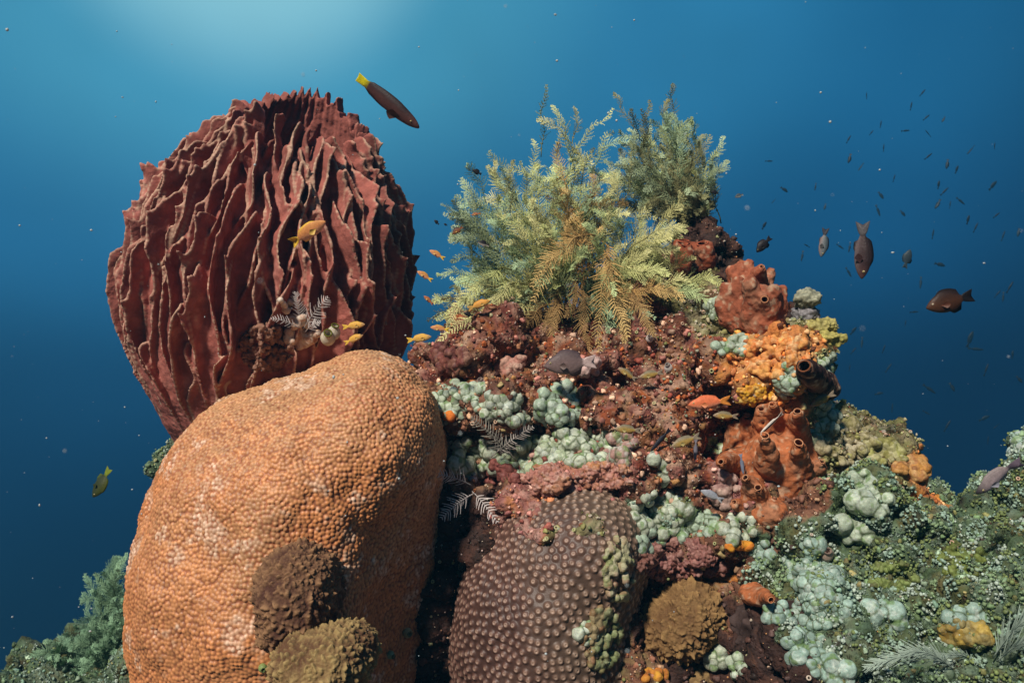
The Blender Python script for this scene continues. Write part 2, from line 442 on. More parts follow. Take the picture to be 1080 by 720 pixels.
# ------------------------------------------------------------------ barrel sponge
def make_barrel():
    base = P(243, 492, 2.92); top = P(317, 150, 2.68)
    ax = top - base; H = np.linalg.norm(ax); ez = ax / H
    ex = np.cross(ez, (0, -1, 0)); ex = np.cross((0, 1, 0), ez); ex /= np.linalg.norm(ex); ey = np.cross(ez, ex)   # ey away from camera
    vk = [0, .12, .3, .5, .7, .85, 1.0]; rk = [.12, .215, .325, .372, .350, .275, .185]
    def Rv(v):
        v = np.asarray(v, float); x = np.interp(v, vk, rk)
        return .25 * (np.interp(v - .06, vk, rk) + np.interp(v + .06, vk, rk)) + .5 * x
    def W(th, rr, z): return base + np.outer(rr * np.cos(th), ex) * 1.11 + np.outer(rr * np.sin(th), ey) + np.outer(z, ez)
    mb = MB(); g = np.array((.2, .05, .03))
    nt_, nv = 180, 50
    th = np.linspace(0, 2 * math.pi, nt_, endpoint=False)
    pk = np.abs(np.sin(th * 17 + 3 * np.sin(th * 3))) ** 3 * .035 + np.abs(np.sin(th * 29 + 1)) ** 4 * .02
    lift = .05 * np.sin(th) + .075 * np.exp(-((th - 1.75) / .85) ** 2)                          # the far rim stands higher
    prof = []
    for v in np.linspace(0, 1, nv): prof.append((Rv(v), v * H, v))
    for v in np.linspace(1, .62, 20): prof.append((Rv(v) - .045 - .03 * (1 - v), v * H, v))
    rings = []
    for k, (rr, z, v) in enumerate(prof):
        tw = max(0, (v - .8) / .2)
        rings.append(W(th, np.full(nt_, rr - (.006 if k == nv - 1 else 0)), z + tw * (pk + lift) ))
    rings.append(W(th, np.full(nt_, .05), np.full(nt_, .62 * H))); rings = [W(th, np.full(nt_, .02), np.zeros(nt_))] + rings
    V = np.concatenate(rings); m = len(rings)
    i = np.arange(m - 1)[:, None] * nt_; j = np.arange(nt_)[None]; j2 = (j + 1) % nt_
    Fq = np.stack((i + j, i + j2, i + nt_ + j2, i + nt_ + j), -1).reshape(-1, 4)
    mb.add(V, Fq, g)
    # end caps
    for k in (0, m - 1):
        c = len(V); VV = np.concatenate((V[k * nt_:(k + 1) * nt_], V[k * nt_:(k + 1) * nt_].mean(0)[None]))
        jj = np.arange(nt_); mb.add(VV, np.stack((jj, (jj + 1) % nt_, np.full(nt_, nt_)), 1), g)
    q = np.random.default_rng(21)
    EDGE = []
    def blade(t0, v0, v1, hh, lean, sw, ja):
        n = 42; s = np.linspace(0, 1, n)
        v = v0 + (v1 - v0) * s
        t = t0 + sw * s + .045 * np.sin(s * 6 + q.uniform(0, 6)) + .02 * np.sin(s * 15 + q.uniform(0, 6))
        env = np.minimum(1, (s / .55)) ** .8 * np.clip((1 - s) / (.09 if ja > .42 else .18), 0, 1) ** .6
        jag = .85 + .07 * np.cumsum(q.normal(0, .5, n)) / 2
        nk = q.integers(2, 5); 
        for _ in range(nk):
            k = q.uniform(.25, .9); d = (s - k); jag += np.where(d < 0, np.exp(d * 20), np.exp(-d * 70)) * q.uniform(.4, 1.0) * ja - .2 * ja
        h = hh * env * np.clip(jag, .3, 1.22)
        rr = Rv(v); B = W(t, rr - .02, v * H)
        nrm = np.outer(np.cos(t), ex) + np.outer(np.sin(t), ey)
        sid = -np.outer(np.sin(t), ex) + np.outer(np.cos(t), ey)
        dr = nrm * .76 + ez * .66 + sid * lean
        us = np.array((0, .3, .6, .85, 1.0)); tk = np.array((.012, .008, .0055, .004, .0028))
        wob = .005 * np.sin(s * 9 + q.uniform(0, 6))
        A = [B + dr * ((h + .02) * u)[:, None] + sid * (tk[k] + wob * u)[:, None] for k, u in enumerate(us)]
        Bk = [B + dr * ((h + .02) * u)[:, None] + sid * (-tk[k] + wob * u)[:, None] for k, u in enumerate(us)][::-1]
        EDGE.extend((B + dr * (h + .02)[:, None] + sid * (wob)[:, None])[h > .02])
        ring = np.stack(A + Bk, 1); m = ring.shape[1]
        i = np.arange(n - 1)[:, None] * m; j = np.arange(m)[None]; j2 = (j + 1) % m
        Fq = np.stack((i + j, i + j2, i + m + j2, i + m + j), -1).reshape(-1, 4)
        VV = ring.reshape(-1, 3); c0, c1 = len(VV), len(VV) + 1
        VV = np.concatenate((VV, ring[0].mean(0)[None], ring[-1].mean(0)[None])); k = np.arange(m); k2 = (k + 1) % m
        mb.add(VV, [Fq, np.concatenate((np.stack((k2, k, np.full(m, c0)), 1), np.stack(((n - 1) * m + k, (n - 1) * m + k2, np.full(m, c1)), 1)))], g)
    for va, vb, num, hh, ja in ((-.02, .50, 19, .090, .12), (.06, .66, 20, .10, .2), (.18, .70, 20, .105, .35), (.28, .84, 21, .10, .4), (.40, .86, 23, .095, .45), (.48, .95, 25, .085, .5), (.58, .96, 26, .08, .5), (.66, 1.03, 28, .07, .5), (.78, 1.05, 30, .055, .6), (.02, .40, 12, .06, .1)):
        off = q.uniform(0, 1)
        for k in range(num):
            t0 = (k + off + q.uniform(-.3, .3)) / num * 2 * math.pi
            blade(t0, max(0, va + q.uniform(-.08, .10)), vb + q.uniform(-.12, .06) * (1 if vb < .95 else .4), hh * q.uniform(.7, 1.25), q.uniform(-.45, .45), q.uniform(-.26, -.06), ja)
    me = modified(mb.mesh('b'), 'REMESH', mode='VOXEL', voxel_size=.0036)
    V = getV(me); N_ = getN(me)
    V = V + N_ * (.0026 * fbm(V, 34, 3, 5))[:, None]
    setV(me, V)
    u = fbm(V, 9, 3, 8); u2 = np.clip(fbm(V, 22, 3, 12), -1, 1)
    c = np.array((.31, .10, .078)) * (1 + .32 * u)[:, None] + np.clip(u2 - .35, 0, 1)[:, None] * np.array((.22, .12, .10))
    kd = KDTree(len(EDGE))
    for i, p in enumerate(EDGE): kd.insert(p, i)
    kd.balance()
    de = np.array([kd.find(p)[2] for p in V])
    k = np.clip(1 - (de - .0035) / .005, 0, 1)[:, None] * np.clip(.75 + .5 * fbm(V, 20, 2, 3), .2, 1)[:, None]      # pale worn rims of the flanges
    c = c * (1 - k) + np.array((.52, .34, .24)) * k
    set_col(me, c)
    return link('barrel_sponge', me, M_barrel, origin=base)
barrel = tag(make_barrel(), 'huge reddish brown barrel sponge with jagged upright ridges behind the orange boulder coral', 'sponge')
reg_tree('barrel', barrel)

# ------------------------------------------------------------------ boulder coral and star coral
def polyps(V, SV, spacing, seed):
    order = np.random.default_rng(seed).permutation(len(SV)); cell = spacing; G = {}; pts = []
    Q = np.floor(SV / cell).astype(int).tolist(); SL = SV.tolist(); s2 = spacing * spacing
    for i in order:
        a, b, c = Q[i]; x, y, z = SL[i]; ok = True
        for da in (-1, 0, 1):
            for db in (-1, 0, 1):
                for dc in (-1, 0, 1):
                    for (X, Y, Z_) in G.get((a + da, b + db, c + dc), ()):
                        if (X - x) ** 2 + (Y - y) ** 2 + (Z_ - z) ** 2 < s2: ok = False; break
                    if not ok: break
                if not ok: break
            if not ok: break
        if ok: G.setdefault((a, b, c), []).append((x, y, z)); pts.append((x, y, z))
    kd = KDTree(len(pts))
    for i, p in enumerate(pts): kd.insert(p, i)
    kd.balance()
    d = np.empty(len(V)); ids = np.empty(len(V), int)
    for i, p in enumerate(V): r_ = kd.find(p); d[i] = r_[2]; ids[i] = r_[1]
    return d, ids, len(pts)

def boulder(p):
    k = 2.3 / FPX
    d = sd_ell(p, P(303, 620, 2.36), (155 * k, .48, 196 * k))
    d = smin(d, sd_ell(p, P(396, 466, 2.34), (77 * k, .36, 94 * k)), .14)
    d = smin(d, sd_ell(p, P(318, 500, 2.36), (96 * k, .38, 92 * k)), .2)
    d = smin(d, sd_ell(p, P(418, 555, 2.44), (46 * k, .28, 92 * k)), .1)
    d = smin(d, sd_ell(p, P(280, 770, 2.36), (138 * k, .40, 110 * k)), .1) + .015 * fbm(p, 5, 2, 2)
    c = P(478, 705, 2.0); d = -smin(-d, np.linalg.norm((p - c) / (1, 1.3, 1.25), axis=1) - .20, .10)       # undercut at the lower right
    return np.maximum(np.maximum(d, .52 - p[:, 2]), p[:, 1] - 2.62)
V, F = field_mesh(boulder, (-1.2, 1.6, .25), (-.08, 3.0, 1.72), .0175)
bm_ = subsurf(raw_mesh('b', V, F), 1)
V = getV(bm_); N_ = getN(bm_); setV(bm_, V + N_ * (.009 * fbm(V, 9, 3, 4) + .0035 * fbm(V, 26, 2, 6))[:, None])
bm_ = subsurf(bm_, 1)
V = getV(bm_); keep = V[:, 1] < 2.55
SV = V; bm_ = subsurf(bm_, 1)
V = getV(bm_); N_ = getN(bm_)
d, ids, npol = polyps(V, SV, .0080, 3)
hsh = np.random.default_rng(2).random(npol)[ids]
dome = np.sqrt(np.clip(1 - (d / .0056) ** 2, 0, 1))
base_c = np.array((.60, .245, .088)) * (1 + .18 * fbm(V, 6, 3, 13))[:, None]
tan_ = np.array((.50, .35, .19))
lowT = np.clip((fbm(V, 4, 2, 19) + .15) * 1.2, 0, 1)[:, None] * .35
topT = np.clip((N_[:, 2] - .3) * 1.3, 0, 1)[:, None] * .65       # paler tan polyps on the upward faces
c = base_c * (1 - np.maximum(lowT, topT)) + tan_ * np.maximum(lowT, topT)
pale = (np.clip(fbm(V, 11, 4, 29, .8) - .42, 0, .5) * 1.3 * (.4 + hsh))[:, None]  # pale tips, with the wet sparkle of the beads painted in
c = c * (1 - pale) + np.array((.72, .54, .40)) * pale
gapc = np.array((.32, .115, .05)) * (1 + .2 * fbm(V, 6, 2, 15))[:, None]
k = np.clip(dome * 1.15, 0, 1)[:, None]
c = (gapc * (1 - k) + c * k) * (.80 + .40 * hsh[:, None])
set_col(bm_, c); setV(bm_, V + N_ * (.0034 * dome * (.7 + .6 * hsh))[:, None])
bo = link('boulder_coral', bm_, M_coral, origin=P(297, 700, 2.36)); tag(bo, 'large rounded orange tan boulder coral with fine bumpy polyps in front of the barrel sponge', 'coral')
reg_tree('boulder', bo)

def star(p):
    k = 2.2 / FPX
    d = sd_ell(p, P(578, 645, 2.37), (102 * k, .34, 140 * k))
    d = smin(d, sd_ell(p, P(620, 560, 2.37), (66 * k, .30, 64 * k)), .15)
    d = smin(d, sd_ell(p, P(530, 690, 2.40), (54 * k, .30, 120 * k)), .12) + .012 * fbm(p, 5, 2, 3)
    return np.maximum(np.maximum(d, .55 - p[:, 2]), p[:, 1] - 2.48)
V, F = field_mesh(star, (-.25, 1.75, .3), (.40, 2.8, 1.35), .014)
sm = subsurf(raw_mesh('s', V, F), 2); SV = getV(sm); sm = subsurf(sm, 1)
V = getV(sm); N_ = getN(sm)
d, ids, npol = polyps(V, SV, .0165, 11)
hsh = np.random.default_rng(5).random(npol)[ids]
t = np.clip(d / (.0108 + .0022 * hsh), 0, 1)
cone = (1 - t * t * (3 - 2 * t)); pit = np.clip(1 - d / .0042, 0, 1)
c = np.array((.165, .08, .06)) * (1 + .25 * fbm(V, 7, 3, 5))[:, None]
gr = np.clip((V[:, 0:1] - .02) * 4 + .4 * fbm(V, 6, 2, 31)[:, None], 0, 1)
c = c * (1 - .5 * gr) + np.array((.28, .22, .14)) * .6 * gr
c = c * (.42 + .9 * cone[:, None] ** 1.2)
tip = (np.clip((cone - .62) / .2, 0, 1) * (1 - .6 * pit))[:, None]
c = c * (1 - .5 * tip) + np.array((.50, .38, .29)) * .5 * tip
hs = cast(520, 645); 
set_col(sm, c); setV(sm, V + N_ * (.0066 * np.minimum(cone, .86) * (.6 + .7 * hsh) - .0036 * pit + .003 * fbm(V, 22, 2, 7))[:, None])
so = link('star_coral', sm, M_coral, origin=P(588, 720, 2.3)); tag(so, 'domed grey brown coral studded with rows of conical polyps below the mint bubble bed', 'coral')
reg_tree('star', so)
# ------------------------------------------------------------------ soft bodied colonies built as fields
def on(px, py, keys=('terrain', 'star')):
    h = cast(px, py, keys)
    if h is None: h = (P(px, py, 2.5), np.array((0, -1., 0)))
    return h
GREENS = [(.37, .44, .33), (.32, .41, .31), (.42, .47, .36), (.33, .39, .26)]
def bubbles(px, py, rx, ry, rb, n, label, tint=None, ang=0, keys=('terrain', 'star')):
    q = np.random.default_rng(int(px * 7 + py)); sp = []
    if n > 3: n = int(n * 1.7); rb *= 1.0; rx *= 1.15; ry *= 1.15
    for t in range(n * 14):
        if len(sp) >= n: break
        a, r_ = q.uniform(0, 6.283), math.sqrt(q.uniform(0, 1))
        dx, dy = rx * r_ * math.cos(a), ry * r_ * math.sin(a)
        x = px + dx * math.cos(ang) - dy * math.sin(ang); y = py + dx * math.sin(ang) + dy * math.cos(ang)
        h = cast(x, y, keys)
        if h is None: continue
        k = h[0][1] / FPX; r = rb * k * q.uniform(.55, 1.2)
        c = h[0] + h[1] * r * .2
        if all(np.linalg.norm(c - c2) > .74 * max(r, r2) + .52 * min(r, r2) for c2, r2, _ in sp): sp.append((c, r, h[1]))
    if not sp: return None
    grp, todo = [], [0]                                       # one colony is one connected piece
    best = []
    left = set(range(len(sp)))
    while left:
        todo = [left.pop()]; grp = []
        while todo:
            i = todo.pop(); grp.append(i)
            for j in list(left):
                if np.linalg.norm(sp[i][0] - sp[j][0]) < 1.18 * (sp[i][1] + sp[j][1]): left.discard(j); todo.append(j)
        if len(grp) > len(best): best = grp
    sp = [sp[i] for i in best]
    C = np.array([s_[0] for s_ in sp]); rm = max(s_[1] for s_ in sp)
    def f(p):
        d = np.full(len(p), 9.0)
        for c, r, nn in sp:
            m = np.abs(p - c).max(1) < r * 1.1 + .02
            qv = p[m] - c; a = qv @ nn; qv = qv + np.outer(a * .85, nn)                # flattened towards the rock
            d[m] = smin(d[m], np.linalg.norm(qv, axis=1) - r, .0012)
        for c, r, nn in sp:                                  # a fleshy foot that ties the bubbles together
            m = np.abs(p - c).max(1) < r * 1.8
            d[m] = smin(d[m], np.linalg.norm(p[m] - (c - nn * r * .75), axis=1) - r * 1.12, .006)
        return d
    h = max(.0024, rm / 6.5)
    V, F = field_mesh(f, C.min(0) - rm * 2.2, C.max(0) + rm * 2.2, h)
    me = subsurf(raw_mesh('b', V, F), 1); V = getV(me)
    D = np.stack([np.linalg.norm(V - c, axis=1) / r for c, r, _ in sp], 1); b = D.argmin(1); o = np.sort(D, 1)
    gap = (o[:, 1] - o[:, 0]) if len(sp) > 1 else np.ones(len(V))
    base = np.array(tint) if tint is not None else np.array(GREENS[q.integers(len(GREENS))])
    hs = q.uniform(.8, 1.18, len(sp))[b]
    c = base * hs[:, None] * (1 + .18 * fbm(V, 40, 2, 3))[:, None]
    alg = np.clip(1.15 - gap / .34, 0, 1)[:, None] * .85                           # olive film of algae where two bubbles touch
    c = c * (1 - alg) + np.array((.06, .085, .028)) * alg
    wp = np.clip(fbm(V, 70, 2, 19) - .2, 0, .4)[:, None] * 1.2
    c = c * (1 - wp) + np.array((.50, .56, .50)) * wp
    pt = np.clip(fbm(V, 55, 2, 9) - .36, 0, .3)[:, None] * 2.4
    c = c * (1 - pt) + np.array((.14, .24, .07)) * pt
    set_col(me, c); setV(me, V + getN(me) * (.0014 * fbm(V, 70, 2, 4))[:, None])
    o = link('bubble_coral', me, M_bubble, origin=C.mean(0))
    return tag(o, label, 'coral', 'mint green bubble corals on the reef')
MINT_DIM = (.27, .38, .32)  # darker tint carries the light falloff of the lower right slope
for a in [
    (487, 421, 27, 15, 6.0, 20, 'mint bubble coral cluster beside the upper right shoulder of the orange boulder coral'),
    (461, 440, 10, 10, 5.0, 7, 'tiny olive mint bubble clump touching the right edge of the orange boulder coral'),
    (541, 431, 30, 14, 5.5, 24, 'mint bubble coral patch under the grey fish, just above the long bubble bed'),
    (590, 428, 20, 19, 7.0, 16, 'chunky mint bubble coral with big lobes right of the patch under the grey fish'),
    (503, 482, 22, 17, 7.5, 14, 'pale mint bubble coral around the white feather sprays near the boulder'),
    (561, 477, 26, 15, 7.0, 20, 'mint bubble coral forming the left half of the long bed above the star coral'),
    (613, 471, 40, 15, 6.5, 32, 'mint bubble coral forming the long right half of the bed above the star coral'),
    (543, 493, 12, 9, 7.0, 5, 'small smooth mint bubble coral hanging below the bubble bed'),
    (692, 497, 10, 13, 6.5, 6, 'dull mint bubble coral column left of the slate blue fish'),
    (751, 472, 11, 10, 5.0, 11, 'grey green bubble coral tucked left of the orange tube sponge'),
    (697, 542, 24, 20, 7.0, 24, 'mint bubble coral mound above the right edge of the star coral'),
    (686, 570, 12, 12, 7.5, 6, 'pale bubble coral lobe at the right edge of the star coral'),
    (731, 552, 22, 13, 6.5, 20, 'mint bubble coral strip left of the foot of the orange tube sponge'),
    (779, 557, 16, 12, 7.0, 11, 'mint bubble coral directly below the foot of the orange tube sponge'),
    (912, 509, 11, 9, 9.0, 4, 'large smooth mint bubble coral under the olive polyp clump'),
    (919, 528, 19, 14, 10.0, 8, 'big lobed mint bubble coral with cracked looking folds right of the tube sponge'),
    (902, 559, 16, 10, 9.0, 7, 'flat mint bubble coral below the big cracked looking one'),
    (856, 580, 11, 10, 8.0, 5, 'round mint bubble coral in the middle of the lower right slope'),
    (836, 590, 10, 8, 5.5, 6, 'small mint bubble coral beside the round one on the lower right slope'),
    (803, 584, 10, 12, 6.0, 7, 'mint bubble coral right of the tiny orange sponges'),
    (862, 608, 25, 14, 6.0, 26, 'wide bed of small mint bubbles in the centre of the green slope'),
    (866, 642, 26, 16, 5.5, 30, 'lower bed of densely packed small bubbles on the green slope'),
    (826, 646, 17, 12, 8.5, 8, 'bulging mint bubble coral beside the dark hollow'),
    (826, 676, 6, 7, 7.0, 1, 'single pale oval bubble coral below the dark hollow'),
    (851, 677, 15, 11, 6.5, 10, 'mint bubble coral right of the single pale oval bubble'),
    (836, 693, 7, 6, 7.0, 2, 'lone mint bubble coral above the bottom edge under the dark hollow'),
    (868, 699, 13, 10, 8.5, 5, 'mint bubble coral in the rust coloured patch at the bottom'),
    (885, 714, 15, 9, 10.0, 4, 'big mint bubble coral cut by the bottom edge'),
    (933, 650, 18, 14, 9.5, 7, 'wrinkled mint bubble coral in the middle of the green algae slope'),
    (1016, 649, 16, 12, 10.0, 6, 'mint bubble coral with a green spot beside the yellow crust at right'),
    (757, 696, 11, 8, 7.0, 5, 'olive green bubble coral right of the brown sponge with a hole'),
    (776, 703, 10, 10, 5.5, 8, 'little green white bubble coral right of the olive one at the bottom'),
    (829, 402, 10, 14, 5.5, 12, 'mint bubble coral left of the dark tube on the orange crust'),
    (875, 393, 11, 14, 5.0, 14, 'mint bubble coral at the reef edge behind the dark tube'),
    (862, 441, 20, 14, 8.0, 16, 'pale mint bubble coral on the reef edge under the little orange fish'),
    (857, 457, 9, 7, 7.0, 4, 'whitish bubble coral tucked under the pale one at the reef edge'),
    (761, 362, 9, 9, 6.0, 5, 'white green bubble coral left of the pair below the red lobed sponge'),
    (779, 364, 9, 9, 6.5, 5, 'white green bubble coral directly below the red lobed sponge'),
    (754, 327, 9, 8, 5.0, 7, 'mint bubble coral under the low frond left of the red lobed sponge'),
    (711, 531, 9, 9, 6.0, 4, 'grey mint bubble coral at the top of the mound by the star coral')]:
    bubbles(*a[:6], a[6], tint=MINT_DIM if a[0] > 800 and a[1] > 560 else None)
bubbles(655, 472, 13, 15, 6.5, 12, 'dusty pink bubble coral at the right end of the mint bubble bed', tint=(.36, .22, .19))
bubbles(1078, 476, 12, 16, 5.0, 16, 'white bubble coral on the rock column at the right edge', tint=(.42, .50, .45))

def lumps(name, label, cat, px, py, rx, ry, n, rb, cols, mat, seed, h=.0042, rough=.004, fr=60, keys=('terrain', 'star'), out=.3, group=None, jag=1.0, protr=0.0):
    """a knobbly colony of n rounded knobs over an ellipse of the reef"""
    q = np.random.default_rng(seed); sp = []
    for t in range(n * 6):
        if len(sp) >= n: break
        a, r_ = q.uniform(0, 6.283), math.sqrt(q.uniform(0, 1))
        hh = cast(px + rx * r_ * math.cos(a), py + ry * r_ * math.sin(a), keys)
        if hh is None: continue
        r = rb * hh[0][1] / FPX * q.uniform(.7, 1.25)
        up = protr * (1 - r_ * r_)
        sp.append((hh[0] + hh[1] * (r * out + up), r, hh[0] - hh[1] * .01))
    C = np.array([s_[0] for s_ in sp])
    med = np.median(C, 0); keep = np.linalg.norm(C - med, axis=1) < max(.12, 2.2 * max(rx, ry) * 2.4 / FPX)
    sp = [s_ for s_, k in zip(sp, keep) if k]; C = C[keep]
    rm = max(s_[1] for s_ in sp)
    def f(p):
        d = np.full(len(p), 9.0)
        for c, r, b in sp:
            lo = np.minimum(c, b) - r - .02; hi = np.maximum(c, b) + r + .02
            m = ((p > lo) & (p < hi)).all(1)
            d[m] = smin(d[m], sd_cone(p[m], b, c, r * .8, r), r * .5)
        return d
    V, F = field_mesh(f, C.min(0) - rm * 1.5 - .02, C.max(0) + rm * 1.5 + .02, h)
    me = subsurf(raw_mesh('l', V, F), 1); V = getV(me); N_ = getN(me)
    f1, _, idv = worley(V, fr, seed)
    V = V + N_ * (rough * ((.6 - f1) * 2 + fbm(V, fr * .6, 2, 4)))[:, None]; setV(me, V)
    cc = np.array(cols); i = np.clip((idv * len(cc)).astype(int), 0, len(cc) - 1)
    u = np.clip(.5 + .9 * fbm(V, 22, 3, seed), 0, .999); j = (u * len(cc)).astype(int)
    set_col(me, .4 * cc[i] + .6 * cc[j])
    return tag(link(name, me, mat, origin=C.mean(0)), label, cat, group)
PINKS = [(.40, .18, .14), (.30, .12, .09), (.48, .30, .24), (.34, .15, .07)]
lumps('cauliflower_coral', 'dusty pink knobbly coral clump on the upper left rim of the star coral', 'coral', 574, 506, 24, 13, 34, 5.5, PINKS, M_growth, 1, rough=.005, fr=110, group='pink knobbly corals')
lumps('cauliflower_coral', 'pink and rust knobbly coral clump on the upper right rim of the star coral', 'coral', 638, 502, 28, 13, 40, 5.5, PINKS + [(.45, .20, .08)], M_growth, 2, rough=.005, fr=110, group='pink knobbly corals')
lumps('polyp_coral', 'cream and green beaded crust creeping over the right flank of the star coral', 'coral', 652, 600, 16, 34, 80, 3.4, [(.34, .33, .18), (.42, .38, .26), (.22, .24, .10), (.30, .16, .10)], M_growth, 41, keys=('terrain', 'star'), out=.5)
lumps('polyp_coral', 'mossy green beaded crust at the bottom right foot of the star coral', 'coral', 634, 672, 18, 34, 80, 3.6, [(.20, .24, .10), (.30, .33, .18), (.14, .13, .06), (.26, .14, .07)], M_growth, 42, keys=('terrain', 'star'), out=.5)
bubbles(619, 667, 9, 10, 6.0, 6, 'small mint bubble coral at the bottom right foot of the star coral', keys=('terrain', 'star'))
lumps('cauliflower_coral', 'small salmon pink coral knob left of the grey fish', 'coral', 538, 384, 18, 10, 14, 5.5, [(.46, .24, .18), (.36, .16, .12), (.5, .34, .26)], M_growth, 3, group='pink knobbly corals')
lumps('cauliflower_coral', 'whitish pink coral knob at the tail of the grey fish', 'coral', 622, 386, 7, 9, 8, 5, [(.55, .40, .36), (.48, .30, .27)], M_growth, 4, group='pink knobbly corals')
lumps('cauliflower_coral', 'mauve pink coral clump left of the foot of the tube sponge', 'coral', 766, 515, 14, 20, 22, 5, [(.36, .22, .20), (.28, .15, .13), (.45, .32, .26)], M_growth, 5, group='pink knobbly corals')
lumps('cauliflower_coral', 'purple red coral clump left of the lowest white feather spray', 'coral', 528, 500, 16, 12, 18, 5.5, [(.24, .07, .06), (.30, .10, .08), (.16, .05, .04)], M_growth, 6, group='pink knobbly corals')
lumps('cauliflower_coral', 'dark maroon coral hump at the upper left end of the reef', 'coral', 477, 378, 17, 16, 22, 6, [(.14, .04, .035), (.20, .07, .05), (.10, .03, .025), (.24, .12, .08)], M_growth, 7, group='pink knobbly corals')
lumps('cauliflower_coral', 'rosy brown tufted coral hummock above the brown boulder sponge', 'coral', 718, 592, 44, 20, 60, 5.5, [(.26, .11, .09), (.20, .08, .07), (.32, .17, .14), (.16, .07, .05)], M_growth, 8, rough=.006, fr=110, group='pink knobbly corals')
lumps('crust_sponge', 'bright orange bumpy crust on the rock below the red lobed sponge', 'sponge', 820, 376, 40, 24, 190, 3.2, [(.66, .27, .08), (.60, .18, .04), (.66, .42, .20), (.50, .20, .06), (.70, .34, .09)], M_growth, 9, out=.2)
lumps('crust_sponge', 'golden yellow smooth sponge crust above the orange tube sponge', 'sponge', 796, 417, 20, 9, 60, 3.2, [(.62, .30, .02), (.66, .36, .03), (.50, .20, .02), (.6, .42, .12)], M_growth, 10, rough=.003, fr=110, out=.1)
lumps('crust_sponge', 'rust and gold crust on the shoulder of the reef above the green slope', 'sponge', 966, 494, 24, 9, 40, 5, [(.46, .22, .05), (.34, .15, .05), (.5, .30, .12), (.22, .09, .03)], M_growth, 12)
lumps('crust_sponge', 'yellow crust under the spotted mint bubble coral at right', 'sponge', 1018, 668, 26, 14, 44, 5, [(.36, .24, .04), (.42, .30, .07), (.22, .14, .03), (.24, .20, .08)], M_growth, 13)
lumps('crust_sponge', 'row of tiny vivid orange sponges over the dark hollow', 'sponge', 778, 578, 15, 6, 14, 4, [(.60, .20, .03), (.62, .30, .03)], M_sponge, 14, rough=.001)
lumps('crust_sponge', 'tiny orange yellow sponge pair between brown hummock and hollow', 'sponge', 775, 612, 5, 4, 7, 4, [(.58, .30, .04), (.55, .22, .06)], M_sponge, 15, rough=.001)
lumps('crust_sponge', 'small bright orange sponge spot near the left bubble cluster', 'sponge', 473, 438, 6, 4, 6, 4, [(.65, .20, .03), (.6, .16, .03)], M_sponge, 16, rough=.001)
lumps('crust_sponge', 'orange yellow crust at the bottom edge left of the holed sponge', 'sponge', 689, 712, 12, 6, 14, 4.5, [(.60, .30, .04), (.5, .18, .04)], M_sponge, 18, rough=.002)
lumps('polyp_coral', 'clump of olive ring shaped polyps on the reef edge right of the tube sponge', 'coral', 892, 466, 30, 24, 70, 4.2, [(.26, .24, .10), (.34, .30, .17), (.18, .15, .06), (.40, .36, .24)], M_growth, 19, out=.5)
lumps('polyp_coral', 'olive yellow polyp clump on the reef edge before the rusty shoulder', 'coral', 930, 478, 24, 15, 44, 5, [(.30, .30, .09), (.38, .36, .20), (.22, .20, .06)], M_growth, 20, out=.5)
lumps('polyp_coral', 'dark olive tongue shaped coral hump in the green slope near the right column', 'coral', 1014, 590, 26, 18, 60, 4, [(.13, .16, .03), (.18, .23, .06), (.07, .08, .02)], M_growth, 22, rough=.007, fr=90, out=.1)
lumps('polyp_coral', 'moss green coral hump left of the spotted mint bubble coral', 'coral', 940, 608, 24, 16, 54, 4, [(.15, .19, .05), (.20, .26, .08), (.08, .08, .03)], M_growth, 23, rough=.007, fr=90, out=.1)

def field_obj(name, f, lo, hi, h, colf, mat, label, cat, origin, sub=1, rough=.003, fr=30, group=None, post=None):
    V, F = field_mesh(f, lo, hi, h)
    me = raw_mesh('f', V, F)
    if sub: me = subsurf(me, sub)
    V = getV(me); N_ = getN(me)
    if rough: V = V + N_ * (rough * fbm(V, fr, 3, 5))[:, None]; setV(me, V)
    set_col(me, colf(V, N_))
    o = tag(link(name, me, mat, origin=origin), label, cat, group)
    return o
def noisy(base, var=.2, fr=14, s=3):
    return lambda V, N_: np.array(base) * (1 + var * fbm(V, fr, 3, s))[:, None]
def rim(name, c, n, r, col, parent, tr=.3):
    """pale lip round an opening"""
    n = n / np.linalg.norm(n); a = np.cross(n, (0.3, .2, 1)); a /= np.linalg.norm(a); b = np.cross(n, a)
    ph = np.linspace(0, 2 * math.pi, 14, endpoint=False); q = np.linspace(0, 2 * math.pi, 7, endpoint=False)
    rd = np.cos(ph)[:, None] * a + np.sin(ph)[:, None] * b
    wob = 1 + .08 * np.sin(ph * 2 + r * 900)
    V = (c + rd[:, None] * (r * wob[:, None, None] + r * tr * np.cos(q)[None, :, None]) + n * (r * tr * np.sin(q))[None, :, None]).reshape(-1, 3)
    i = np.arange(14)[:, None]; j = np.arange(7)[None]
    F = np.stack((i * 7 + j, (i + 1) % 14 * 7 + j, (i + 1) % 14 * 7 + (j + 1) % 7, i * 7 + (j + 1) % 7), -1).reshape(-1, 4)
    return link(name, raw_mesh(name, V, F, np.array(col)), M_sponge, parent=parent)

